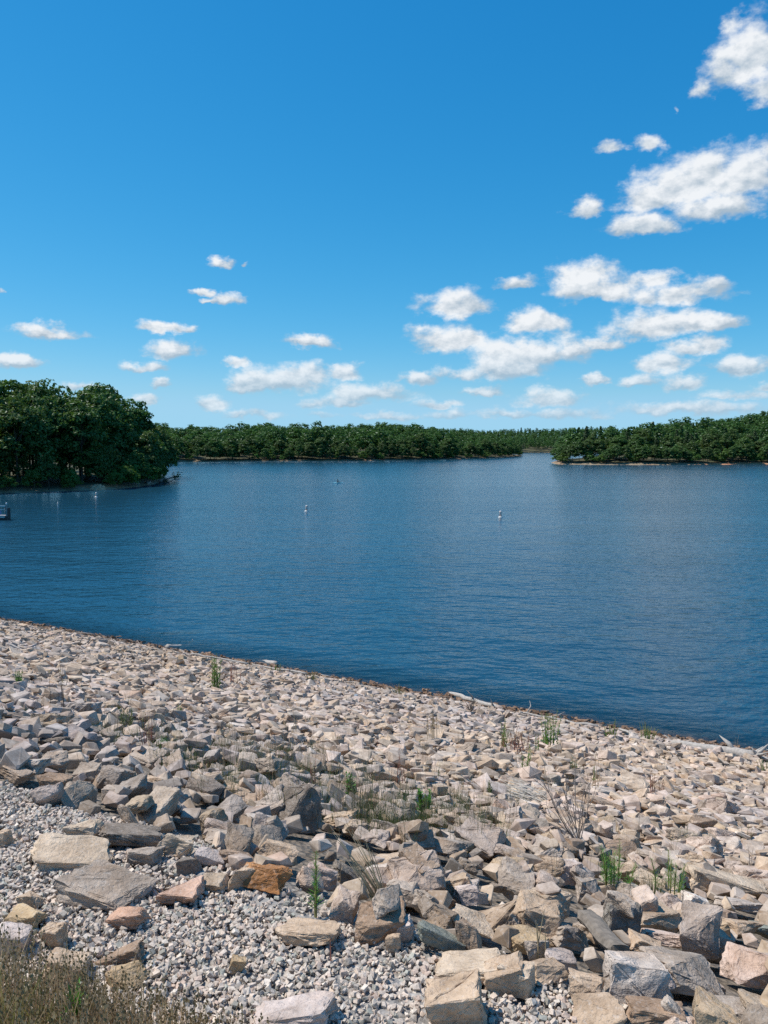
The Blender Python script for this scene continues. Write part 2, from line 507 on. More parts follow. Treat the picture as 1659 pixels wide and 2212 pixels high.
def water_material():
    m, nt, b = mat('lake_water'); g = N(nt)
    pos = g.new('ShaderNodeNewGeometry').outputs['Position']
    w1 = g.new('ShaderNodeMapping', {'Vector': pos, 'Rotation': (0, 0, math.radians(24)), 'Scale': (.62, 1.15, 1)}).outputs[0]
    w2 = g.new('ShaderNodeMapping', {'Vector': pos, 'Rotation': (0, 0, math.radians(-14)), 'Scale': (1.3, 2.3, 1)}).outputs[0]
    w3 = g.new('ShaderNodeMapping', {'Vector': pos, 'Rotation': (0, 0, math.radians(10)), 'Scale': (.14, .24, 1)}).outputs[0]
    n1 = g.noise(w1, 1.0, 3, .5); n2 = g.noise(w2, 1.25, 3, .55); n3 = g.noise(w3, 1.0, 2, .5)
    gust = g.new('ShaderNodeMapping', {'Vector': pos, 'Rotation': (0, 0, math.radians(18)), 'Scale': (.006, .022, 1)}).outputs[0]
    gn = g.rng(g.noise(gust, 1.0, 4, .6), .35, .68, .62, 1.2)
    h = g.math('ADD', g.math('MULTIPLY', n1, .17), g.math('ADD', g.math('MULTIPLY', n2, .058), g.math('MULTIPLY', n3, .26)))
    h = g.math('MULTIPLY', h, gn)
    nrm = g.bump(h, 1.0, 1.0)
    b.inputs['Base Color'].default_value = c4(.009, .050, .086)
    b.inputs['Roughness'].default_value = .16; b.inputs['IOR'].default_value = 1.333
    nt.links.new(nrm, b.inputs['Normal'])
    dist = g.new('ShaderNodeVectorMath', {0: pos, 1: (NX, NY, 0)}, operation='DOT_PRODUCT').outputs['Value']
    depth = g.math('ADD', g.math('SUBTRACT', dist, S0), g.math('MULTIPLY', n3, -.6))
    clear = g.rng(depth, -.6, 2.6, .55, .0)
    tr = g.new('ShaderNodeBsdfTransparent', {'Color': c4(.80, .72, .56)})
    s = g.new('ShaderNodeMixShader', {0: clear, 1: b.outputs[0], 2: tr.outputs[0]})
    nt.links.new(s.outputs[0], nt.nodes['Material Output'].inputs[0])
    return m


tag(sheet('lake_water', -8000, 8000, 8, 11000, 0.0, water_material()), 'blue rippled lake water', None, None, 'structure')

# ---- wooded shores
def seg_dist(P, A, B):
    d = B - A; t = np.clip(((P - A) @ d) / (d @ d), 0, 1)
    return np.linalg.norm(P - (A + t[:, None] * d), axis=1)


def inside(P, poly):
    r = np.zeros(len(P), bool); n = len(poly); x, y = P[:, 0], P[:, 1]
    for i in range(n):
        x1, y1 = poly[i]; x2, y2 = poly[(i + 1) % n]
        c = ((y1 > y) != (y2 > y)) & (x < (x2 - x1) * (y - y1) / (y2 - y1 + 1e-12) + x1)
        r ^= c
    return r


def signed(P, poly):
    poly = np.array(poly, float); d = np.full(len(P), 1e9)
    for i in range(len(poly)): d = np.minimum(d, seg_dist(P, poly[i], poly[(i + 1) % len(poly)]))
    return np.where(inside(P, poly), d, -d)


def wpt(px, py):
    v = on_water(px, py); return (v.x, v.y)


LANDS = {
    'point': dict(poly=[wpt(-420, 1078), wpt(-150, 1071), wpt(0, 1066), wpt(90, 1063), wpt(190, 1059), wpt(250, 1057), wpt(300, 1051), wpt(334, 1046), wpt(350, 1038), wpt(362, 1032),
                        (-88, 275), (-130, 330), (-260, 400), (-480, 420), (-480, 150)], k=.085, top=9.0, bank=.7, res=3.0, box=(-330, -40, 135, 430)),
    'mid': dict(poly=[(-420, 480), wpt(200, 1000), wpt(372, 998), wpt(560, 996.5), wpt(720, 996), wpt(830, 995), wpt(960, 993), wpt(1000, 991.5), wpt(1080, 989), wpt(1118, 986), wpt(1131, 985),
                      (128, 800), (70, 860), (40, 960), (-420, 980)], k=.075, top=8.5, bank=1.0, res=6.0, box=(-430, 170, 450, 990)),
    'right': dict(poly=[wpt(1191, 1000), wpt(1206, 1003), wpt(1300, 1004), wpt(1440, 1004.5), wpt(1560, 1003.5), wpt(1659, 1003), wpt(1800, 1003), wpt(2100, 1003), (700, 420), (700, 1500), (330, 1150), (250, 850), (165, 620), (112, 500)],
                  k=.118, top=31.0, bank=1.0, res=6.0, box=(80, 560, 395, 1160)),
    'back': dict(poly=[(-1500, 1090), (150, 1100), (260, 1110), (420, 1100), (1600, 1080), (1600, 2300), (-1500, 2300)], k=.10, top=19.0, bank=.5, res=18.0, box=(-1000, 1300, 1060, 1900)),
}


def land_z(key, P):
    L = LANDS[key]; d = signed(P, L['poly'])
    z = np.where(d < 0, np.maximum(d * .25, -3.0), np.minimum(d / 2.5, 1) * L['bank'] + np.minimum(np.maximum(d - 2.5, 0) * L['k'], L['top']))
    z = z + np.where(d > 8, np.clip((d - 8) / 30, 0, 1) * (1.7 * np.sin(P[:, 0] * .021 + 1.0) + 1.3 * np.sin(P[:, 0] * .055 + P[:, 1] * .02)), 0)
    if key == 'point':
        z = z + np.where(d > 4, np.clip((-75 - P[:, 0]) / 60, 0, 1) * 3.0 * np.clip((d - 4) / 15, 0, 1), 0)
    return z, d


M_TERR = terrain_material()
for key, L in LANDS.items():
    x0, x1, y0, y1 = L['box']; r = L['res']
    gx = np.arange(x0, x1 + r, r); gy = np.arange(y0, y1 + r, r)
    X, Y = np.meshgrid(gx, gy, indexing='ij'); Pq = np.stack([X.ravel(), Y.ravel()], 1)
    z, d = land_z(key, Pq)
    z = z + np.where(d > 1.0, rng.normal(0, .12, len(z)), 0)
    clay = np.zeros(len(z))
    if key == 'point':
        c = np.array(wpt(207, 1056)); clay = .6 * np.exp(-((Pq - c) ** 2).sum(1) / 14)
        z = z + .5 * np.exp(-((Pq - c - np.array([0, 3])) ** 2).sum(1) / 10)
    if key == 'right':
        clay = .35 * np.exp(-((Pq[:, 0] - 185) / 25) ** 2)
    a, b = X.shape; i = np.arange(a * b).reshape(a, b)
    Fq = np.stack([i[:-1, :-1], i[1:, :-1], i[1:, 1:], i[:-1, 1:]], -1).reshape(-1, 4)
    keep = (d[Fq] > -r * 2.5).any(1)
    o = link('shore_terrain', mesh_np('shore_terrain', np.c_[Pq, z], Fq[keep], {'inland': d, 'clay': clay}, smooth=True), M_TERR)
    tag(o, {'point': 'clay bank and forest floor of the wooded point', 'mid': 'low ground of the wooded far shore', 'right': 'sandy bank and hill of the right-hand shore', 'back': 'distant ground of the hill behind the channel'}[key], None, None, 'structure')

# ------------------------------------------------------------------ trees
def quad_cloud(C, Nn, size, asp, r, tri=False):
    """leaf sprays: kite-shaped cards at C facing Nn"""
    n = len(C); Nn = Nn / np.linalg.norm(Nn, axis=1, keepdims=True)
    ref = r.normal(size=(n, 3)); U = np.cross(Nn, ref); U /= np.linalg.norm(U, axis=1, keepdims=True); W = np.cross(Nn, U)
    su = (size * asp)[:, None]; sv = size[:, None]
    droop = -np.abs(sv) * .18 * Nn
    if tri:
        V = np.stack([C + U * su * 1.1, C + W * sv * .9 + droop, C - U * su * .8 - W * sv * .6], 1).reshape(-1, 3)
        return V, np.arange(3 * n).reshape(n, 3)
    V = np.stack([C + U * su, C + W * sv * .55 + droop, C - U * su, C - W * sv * .55 + droop], 1).reshape(-1, 3)
    return V, np.arange(4 * n).reshape(n, 4)


def crown_geo(seed, H, R, base, nblob, per, leaf, kind='broad', tri=False):
    r = np.random.default_rng(seed); Cs = []; Ns = []; Ts = []; Sz = []; tips = []
    if kind == 'pine':
        zs = np.linspace(base * H, H * .99, nblob)
        for i, z in enumerate(zs):
            f = (z - base * H) / (H * (1 - base)); rad = R * (1 - f) ** .75 * r.uniform(.6, 1.15) + .35
            ang = i * 2.4 + r.uniform(-.5, .5); c = np.array([math.cos(ang) * rad * .62, math.sin(ang) * rad * .62, z - .1 * rad])
            br = np.array([rad * .62, rad * .62, .55 + .3 * rad])
            th = r.normal(size=(per, 3)); th /= np.linalg.norm(th, axis=1, keepdims=True)
            Cs.append(c + th * br * r.uniform(.5, 1.0, (per, 1))); Ns.append(th + r.normal(0, .5, (per, 3)) + np.array([0, 0, .5])); Ts.append(np.clip(r.normal(.45, .22) + r.normal(0, .15, per), 0, 1)); tips.append(c)
    else:
        cz = H * (1 + base) / 2; hz = H * (1 - base) / 2
        lob = r.uniform(.75, 1.18, 7)
        for i in range(nblob):
            u = r.normal(size=3); u /= np.linalg.norm(u)
            if u[2] < -.55: u[2] *= -.6
            az_ = math.atan2(u[1], u[0]); lf = lob[int((az_ + PI) / (2 * PI) * 6.99)]
            q = r.uniform(.45, 1.0) ** .6
            hr = R * lf * (1.0 - .30 * max(u[2], 0)) * (1 - .25 * max(-u[2], 0))
            c = np.array([u[0] * hr * q, u[1] * hr * q, cz + u[2] * hz * q * .93 * (.85 + .15 * lf)])
            br = R * r.uniform(.17, .33) * np.array([1.15, 1.15, .8])
            th = r.normal(size=(per, 3)); th /= np.linalg.norm(th, axis=1, keepdims=True); th[:, 2] = np.where(th[:, 2] < -.6, -th[:, 2], th[:, 2])
            Cs.append(c + th * br * r.uniform(.72, 1.08, (per, 1)))
            Ns.append(th * 1.0 + r.normal(0, .42, (per, 3)) + np.array([0, 0, .25])); Ts.append(np.clip(r.normal(.5, .22) + r.normal(0, .13, per), 0, 1)); tips.append(c)
    C = np.concatenate(Cs); Nn = np.concatenate(Ns); T = np.concatenate(Ts)
    V, Fq = quad_cloud(C, Nn, leaf * r.uniform(.6, 1.35, len(C)), r.uniform(.5, .95, len(C)), r, tri)
    return V, Fq, np.repeat(T, 3 if tri else 4), tips


def trunk_geo(seed, H, base, tips, rad, kind):
    random.seed(seed); G = Geo(); lean = Vector((random.uniform(-.5, .5), random.uniform(-.5, .5), 0))
    topz = H * (.96 if kind == 'pine' else .82)
    pts = [Vector((0, 0, -.6))] + [lean * (i / 5) ** 1.5 + Vector((random.uniform(-.1, .1), random.uniform(-.1, .1), topz * i / 5)) for i in range(6)]
    G.tube(pts, [rad * 1.35, rad * 1.15] + [rad * (1 - .17 * i) for i in range(1, 6)], 7)
    if kind != 'snag':
        for tp in random.sample(list(tips), min(9, len(tips))):
            t = Vector(tp); z0 = max(min(t.z * random.uniform(.5, .8), topz * .95), base * H * .6)
            s = lean * (z0 / topz) ** 1.5 + Vector((0, 0, z0)); mid = s.lerp(t, .5) + Vector((0, 0, .25))
            G.tube([s, mid, t], [rad * .38, rad * .26, rad * .08], 5)
    else:
        for i in range(5):
            z0 = H * random.uniform(.45, .8); a = random.uniform(0, 6.28)
            G.tube([(0, 0, z0), (math.cos(a) * .7, math.sin(a) * .7, z0 + .5), (math.cos(a) * 1.3, math.sin(a) * 1.3, z0 + .7)], [rad * .3, rad * .2, .02], 5)
    return G.mesh('trunk', True)


PROTO = {}


def make_proto(key, seed, H, R, base, nblob, per, leaf, kind, m, rad):
    V, Fq, T, tips = crown_geo(seed, H, R, base, nblob, per, leaf, kind)
    cm = mesh_np('crown', V, Fq, {'tint': T}); cm.materials.append(m)
    tm = trunk_geo(seed, H, base, tips, rad, kind); tm.materials.append(M_BARK)
    PROTO[key] = (tm, cm, H)


for i in range(5): make_proto(('tall', i), 20 + i, 19.0, 4.7, .10, 82, 50, .44, 'broad', M_LEAF, .24)
for i in range(5): make_proto(('edge', i), 40 + i, 14.0, 4.3, .0, 78, 50, .42, 'broad', M_LEAF, .18)
for i in range(3): make_proto(('pine', i), 60 + i, 21.0, 3.3, .30, 60, 44, .42, 'pine', M_PINE, .22)
for i in range(4): make_proto(('bush', i), 70 + i, 6.0, 3.0, -.08, 44, 46, .30, 'broad', M_SHRUB, .09)
for i in range(2): make_proto(('brown', i), 80 + i, 8.0, 3.6, .15, 14, 40, .5, 'broad', M_DEADLEAF, .12)


def add_tree(name, key, x, y, z, H, wid, label, cat, group):
    tm, cm, H0 = PROTO[key]
    e = empty(name, (x, y, z), random.uniform(0, 2 * PI)); s = H / H0
    e.scale = (wid * s, wid * s, s)
    link('trunk', tm, None, e); link('crown', cm, None, e)
    tag(e, label, cat, group)
    return e


def poisson(key, sp, dmin, dmax, seed, ybox=None):
    r = np.random.default_rng(seed); x0, x1, y0, y1 = LANDS[key]['box']
    gx = np.arange(x0, x1, sp); gy = np.arange(y0, y1, sp)
    X, Y = np.meshgrid(gx, gy, indexing='ij'); Pq = np.stack([X.ravel(), Y.ravel()], 1) + r.uniform(-.46, .46, (X.size, 2)) * sp
    z, d = land_z(key, Pq); ok = (d > dmin) & (d < dmax)
    Pq, z, d = Pq[ok], z[ok], d[ok]
    px = 829.5 + FPX * Pq[:, 0] / Pq[:, 1]; ok = (px > -230) & (px < 1890)
    return Pq[ok], z[ok], d[ok], px[ok]


ORD = ['first', 'second', 'third', 'fourth', 'fifth', 'sixth', 'seventh', 'eighth', 'ninth', 'tenth', 'eleventh', 'twelfth', 'thirteenth', 'fourteenth', 'fifteenth', 'sixteenth', 'seventeenth', 'eighteenth', 'nineteenth', 'twentieth']


def ordinal(i):
    if i < 20: return ORD[i]
    n = i + 1; return f"{n}{'th' if 10 < n % 100 < 14 else {1: 'st', 2: 'nd', 3: 'rd'}.get(n % 10, 'th')}"


woods = []          # (x,y,z,H,width,kind) left to the mass of the woods
trees = []          # dicts of single trees


def facing(key, Pq):
    """rank by depth behind the shore as the camera sees it: distance beyond the first land on the sight line"""
    poly = LANDS[key]['poly']; out = np.zeros(len(Pq))
    for i, p in enumerate(Pq):
        q = np.linspace(.25, 1, 90)[:, None] * p[None, :]
        ins = inside(q, poly); j = np.argmax(ins) if ins.any() else 89
        out[i] = np.linalg.norm(p - q[j])
    return out


def plant(key, sp, dmin, dmax, nsingle, seed, hfun, kinds, place):
    Pq, z, d, px = poisson(key, sp, dmin, dmax, seed)
    depth = facing(key, Pq); order = np.argsort(depth); r = random.Random(seed); ns = 0
    for i in order:
        x, y = Pq[i]; kind = kinds(px[i], depth[i], r); H = hfun(px[i], depth[i], kind, r)
        if ns < nsingle and -40 < px[i] < 1700:
            trees.append(dict(x=x, y=y, z=z[i], H=H, kind=kind, px=px[i], depth=depth[i], place=place)); ns += 1
        else:
            woods.append((x, y, z[i], H, kind))


def point_kind(px, dep, r):
    if dep < 6: return r.choice(['bush', 'bush', 'edge', 'edge'])
    if dep < 14: return r.choice(['edge', 'edge', 'tall'])
    return r.choice(['tall', 'tall', 'tall', 'tall', 'edge'])


def point_h(px, dep, kind, r):
    if kind == 'bush': return r.uniform(4.0, 8.5)
    if kind == 'edge': return r.uniform(9, 15) if dep < 14 else r.uniform(13, 17)
    h = r.uniform(16.5, 21.5) - (1.5 if dep < 14 else 0)
    return h * (1.10 if px > 250 else 1.20)


def mid_kind(px, dep, r):
    if dep < 9: return r.choice(['edge', 'edge', 'edge', 'bush'] if px < 800 else ['edge', 'bush', 'bush', 'edge'])
    return r.choice(['tall', 'tall', 'tall', 'tall', 'edge', 'edge'])


def mid_h(px, dep, kind, r):
    f = (1.0 if px < 980 else .84) * (1.2 if r.random() < .07 else 1)
    if kind == 'bush': return r.uniform(4, 9)
    if kind == 'edge': return r.uniform(11, 16) * f
    return r.choice((r.uniform(12.5, 17), r.uniform(15, 20.5))) * f


def right_kind(px, dep, r):
    if dep < 9: return r.choice(['bush', 'edge', 'edge', 'bush'])
    if dep < 40: return r.choice(['edge', 'edge', 'tall', 'pine'])
    return r.choice(['tall', 'tall', 'tall', 'edge', 'pine'])


def right_h(px, dep, kind, r):
    if kind == 'bush': return r.uniform(3.5, 8)
    if kind == 'edge': return r.uniform(9, 14.5)
    if dep > 90 and r.random() < .07: return r.uniform(18, 20)
    return r.choice((r.uniform(11.5, 15.5), r.uniform(14, 19.5)))


def shore_row(key, a, b, step, seed, place, off=None, single=True):
    r = random.Random(seed); poly = LANDS[key]['poly']; n = 0
    for i in range(a, b):
        A, B = np.array(poly[i]), np.array(poly[i + 1]); L = np.linalg.norm(B - A); m = max(int(L / step), 1); nn = np.array([-(B - A)[1], (B - A)[0]]) / L
        for j in range(m):
            q = A + (B - A) * (j + r.uniform(.2, .8)) / m
            q = q + nn * (r.uniform(*off) if off else (r.uniform(.5, 1.9) if place == 'point' else r.uniform(1.2, 3.2))) * (1 if signed((q + nn)[None], poly)[0] > 0 else -1)
            z, d = land_z(key, q[None]); px = 829.5 + FPX * q[0] / q[1]
            kind = r.choice(['bush', 'bush', 'edge'] if place == 'point' else ['bush', 'edge', 'edge'])
            if place == 'point' and 192 < px < 222 and not off: continue
            H = r.uniform(3.5, 6.5) if kind == 'bush' else r.uniform(7, 12.5)
            if place == 'point' and px > 318 and r.random() < .6: kind = 'edge'; H = r.uniform(12, 17)
            t = dict(x=q[0], y=q[1], z=float(z[0]), H=H, kind=kind, px=px, depth=-1 + r.random() * .1, place=place)
            if off and (place != 'right' or not single): t['kind'] = 'edge' if r.random() < .7 else 'bush'; t['H'] = r.uniform(6, 10) if t['kind'] == 'edge' else r.uniform(4, 6)
            if single and -60 < px < 1710: trees.append(t); n += 1
            else: woods.append((t['x'], t['y'], t['z'], t['H'], t['kind']))
    print('row', key, n)


shore_row('point', 1, 11, 3.4, 61, 'point')
shore_row('point', 1, 12, 3.6, 64, 'point', (4.5, 7.5))
shore_row('point', 1, 12, 4.5, 65, 'point', (9, 13), False)
shore_row('mid', 1, 11, 5.6, 62, 'mid')
shore_row('mid', 1, 11, 5.0, 66, 'mid', (4.5, 8), False)
shore_row('right', 0, 7, 5.0, 67, 'right', (4.5, 8), False)
shore_row('right', 0, 7, 4.2, 63, 'right', (2.8, 4.6))
plant('point', 5.2, 6.0, 75, 60, 3, point_h, point_kind, 'point')
plant('mid', 7.2, 5.0, 150, 52, 4, mid_h, mid_kind, 'mid')
plant('right', 7.4, 5.0, 330, 48, 5, right_h, right_kind, 'right')
Pb, zb, db, pb = poisson('back', 9.0, 1.0, 260, 6)
rb = random.Random(6)
for (x, y), z, p in zip(Pb, zb, pb):
    woods.append((x, y, z, rb.uniform(15, 21), rb.choice(['tall', 'tall', 'pine'])))

# single trees: rows counted from the water, order counted along the shore
SHORE = {'point': ('the wooded point', 'its tip', -1), 'mid': ('the far shore', 'the wooded point', 1), 'right': ('the right-hand shore', 'the channel', 1)}
LOOK = {'tall': ('tall dark-green broadleaf tree', 'broadleaf_tree'), 'edge': ('leafy green tree', 'leafy_tree'), 'pine': ('slim dark pine', 'pine_tree'), 'bush': ('bright green shrub', 'shrub'), 'brown': ('brown withered tree', 'withered_tree')}
for place in ('point', 'mid', 'right'):
    grp = [t for t in trees if t['place'] == place]; grp.sort(key=lambda t: t['depth'])
    per_row = {'point': 28, 'mid': 35, 'right': 26}[place]
    for rw in range(0, len(grp), per_row):
        row = sorted(grp[rw:rw + per_row], key=lambda t: SHORE[place][2] * t['px'])
        rowname = (['front'] + ORD[1:])[rw // per_row] + ' row'
        for j, t in enumerate(row):
            k = t['kind']; look, nm = LOOK[k]
            lab = f"{look}, {rowname} on {SHORE[place][0]}, {ordinal(j)} from {SHORE[place][1]}"
            nvar = sum(1 for q in PROTO if q[0] == k)
            add_tree(nm, (k, random.randrange(nvar)), t['x'], t['y'], t['z'] - .15, t['H'], random.uniform(.9, 1.2) * (1.15 if place != 'point' and k != 'pine' else 1), lab, 'shrub' if k == 'bush' else 'tree',
                     {'point': 'trees on the wooded point', 'mid': 'trees along the far shore', 'right': 'trees along the right-hand shore'}[place])
# the withered tree by the right-hand beach
v = on_water(1412, 1000); add_tree('withered_tree', ('brown', 0), v.x, v.y + 6, 1.0, 9.5, 1.15, 'brown withered tree leaning over the right-hand beach', 'tree', None)
# bleached snags on the point
for (px, py, H, lab) in ((172, 1050, 17.0, 'tall bare grey dead trunk standing among the trees of the point'), (268, 1046, 12.0, 'short bare dead trunk near the clay bank of the point')):
    v = on_water(px, py); Pz, _ = land_z('point', np.array([[v.x, v.y]]))
    e = empty('dead_tree', (v.x, v.y, float(Pz[0]) - .1)); tm = trunk_geo(int(H), H, .3, [], .17, 'snag'); link('trunk', tm, M_SNAG, e)
    tag(e, lab, 'dead tree')

# mass of the woods behind: one body of foliage
def woods_mass():
    lows = {}
    sky_line = {}; kept = []
    for q in sorted([(t['x'], t['y'], t['z'], t['H'], t['kind'], 1) for t in trees] + [q + (0,) for q in woods], key=lambda q: math.hypot(q[0], q[1])):
        x, y, z, H = q[:4]; px, py, _ = project(x, y, z + H * .93); half = max(2.2 * FPX / y, 3)
        cols = range(int((px - half) // 4), int((px + half) // 4) + 1)
        hid = all(sky_line.get(c, 9999) < py + 1.5 for c in cols)
        for c in cols: sky_line[c] = min(sky_line.get(c, 9999), py + 1.0)
        if not q[5] and not hid: kept.append(q[:5])
    woods[:] = kept
    for k, (H, R, base, nb, per, leaf, kind) in {'tall': (19, 4.9, .12, 60, 13, .66, 'broad'), 'edge': (14, 4.5, .0, 60, 12, .64, 'broad'), 'pine': (21, 3.4, .3, 40, 15, .72, 'pine'), 'bush': (6, 2.9, .0, 24, 12, .6, 'broad')}.items():
        lows[k] = [crown_geo(200 + i, H, R, base, nb, per, leaf, kind, True)[:3] + (H,) for i in range(4)]
    Vs, Fs, Ts = [], [], []; nb = 0; r = np.random.default_rng(9)
    for (x, y, z, H, k) in woods:
        V, Fq, T, H0 = lows[k][r.integers(4)]; s = H / H0; a = r.uniform(0, 2 * PI); w = s * r.uniform(1.1, 1.55) * (.8 if k == 'pine' else 1)
        far = y > 900
        if far: sel = r.random(len(Fq)) < .55
        ca, sa = math.cos(a), math.sin(a)
        Q = np.stack([(V[:, 0] * ca - V[:, 1] * sa) * w + x, (V[:, 0] * sa + V[:, 1] * ca) * w + y, V[:, 2] * s + z], 1)
        T2 = np.clip(T + r.normal(0, .16) - (.18 if k == 'pine' else 0), 0, 1)
        if far:
            keep = np.where(sel)[0]; Q = Q.reshape(-1, 3, 3)[keep].reshape(-1, 3); T2 = T2.reshape(-1, 3)[keep].ravel(); Fq = np.arange(len(Q)).reshape(-1, 3)
        Vs.append(Q); Fs.append(Fq + nb); Ts.append(T2); nb += len(Q)
    print('woods trees', len(woods), 'tris', nb // 3)
    o = link('woodland', mesh_np('woodland', np.concatenate(Vs), np.concatenate(Fs), {'tint': np.concatenate(Ts)}), M_WOODS)
    tag(o, 'dense green woods covering the hills behind the shores', None, None, 'stuff')


woods_mass()

# ------------------------------------------------------------------ riprap
def stone_library(n, seed):
    """angular quarried stones: hulls of jittered box corners and a few extra points; coarse, medium and fine mesh of each"""
    r = np.random.default_rng(seed); out = {0: [], 1: [], 2: []}
    cor = np.array([(i, j, k) for i in (-1, 1) for j in (-1, 1) for k in (-1, 1)], float)
    for q in range(n):
        P_ = cor * r.uniform(.50, 1.0, (8, 3)); drop = r.random(8) < .07
        if drop.sum() > 2: drop[:] = False
        P_ = np.concatenate([P_[~drop], r.uniform(-1, 1, (r.integers(4, 8), 3)) * r.permutation([1.0, .9, .8])])
        P_ -= (P_.max(0) + P_.min(0)) / 2; P_ /= np.abs(P_).max(0)
        bm = bmesh.new()
        for p in P_: bm.verts.new(p)
        res = bmesh.ops.convex_hull(bm, input=bm.verts[:])
        bmesh.ops.delete(bm, geom=[v for v in bm.verts if not v.link_faces], context='VERTS')

        def arr(b_):
            bmesh.ops.triangulate(b_, faces=b_.faces[:]); b_.verts.index_update()
            return np.array([v.co[:] for v in b_.verts]), np.array([[v.index for v in f.verts] for f in b_.faces])
        out[0].append(arr(bm))
        b1 = bm.copy(); bmesh.ops.bevel(b1, geom=b1.edges[:], offset=float(r.uniform(.10, .17)), segments=1, affect='EDGES', clamp_overlap=True); out[1].append(arr(b1)); b1.free()
        bmesh.ops.bevel(bm, geom=bm.edges[:], offset=float(r.uniform(.06, .15)), segments=2, profile=.5, affect='EDGES', clamp_overlap=True)
        bmesh.ops.triangulate(bm, faces=bm.faces[:])
        for it in range(5):                                   # even out the triangles
            lg = [e for e in bm.edges if e.calc_length() > .33]
            if not lg or len(bm.faces) > 1500: break
            bmesh.ops.subdivide_edges(bm, edges=lg, cuts=1); bmesh.ops.triangulate(bm, faces=bm.faces[:])
        out[2].append(arr(bm)); bm.free()
    return out


LIB = stone_library(48, 17)
print('stone tris', np.mean([len(q[1]) for q in LIB[0]]), np.mean([len(q[1]) for q in LIB[1]]), np.mean([len(q[1]) for q in LIB[2]]))


def rotmats(yaw, tx, ty):
    cz, sz = np.cos(yaw), np.sin(yaw); cx, sx_ = np.cos(tx), np.sin(tx); cy, sy = np.cos(ty), np.sin(ty)
    m = len(yaw); Z = np.zeros((m, 3, 3)); Z[:, 0, 0] = cz; Z[:, 0, 1] = -sz; Z[:, 1, 0] = sz; Z[:, 1, 1] = cz; Z[:, 2, 2] = 1
    X = np.zeros((m, 3, 3)); X[:, 0, 0] = 1; X[:, 1, 1] = cx; X[:, 1, 2] = -sx_; X[:, 2, 1] = sx_; X[:, 2, 2] = cx
    Y = np.zeros((m, 3, 3)); Y[:, 1, 1] = 1; Y[:, 0, 0] = cy; Y[:, 0, 2] = sy; Y[:, 2, 0] = -sy; Y[:, 2, 2] = cy
    return X @ Y @ Z


PAL = {  # name: (albedo, weight)
    'pale grey': ((.47, .44, .415), 3.0), 'pale pinkish': ((.50, .43, .40), 3.0), 'tan': ((.45, .365, .28), 3.0), 'buff': ((.50, .43, .345), 2.4),
    'grey': ((.345, .31, .275), 1.9), 'dark grey': ((.205, .185, .165), .8), 'brown': ((.29, .22, .165), .8), 'slate': ((.225, .22, .205), .4),
    'rust-orange': ((.36, .20, .095), .0), 'pink': ((.52, .38, .31), .15), 'lavender': ((.475, .43, .415), 1.6), 'ochre': ((.44, .35, .23), .4), 'teal': ((.21, .24, .22), .0), 'white': ((.62, .59, .56), .5)}
PN = list(PAL); PC = np.array([PAL[k][0] for k in PN]); PWt = np.array([PAL[k][1] for k in PN]); PWt = PWt / PWt.sum()

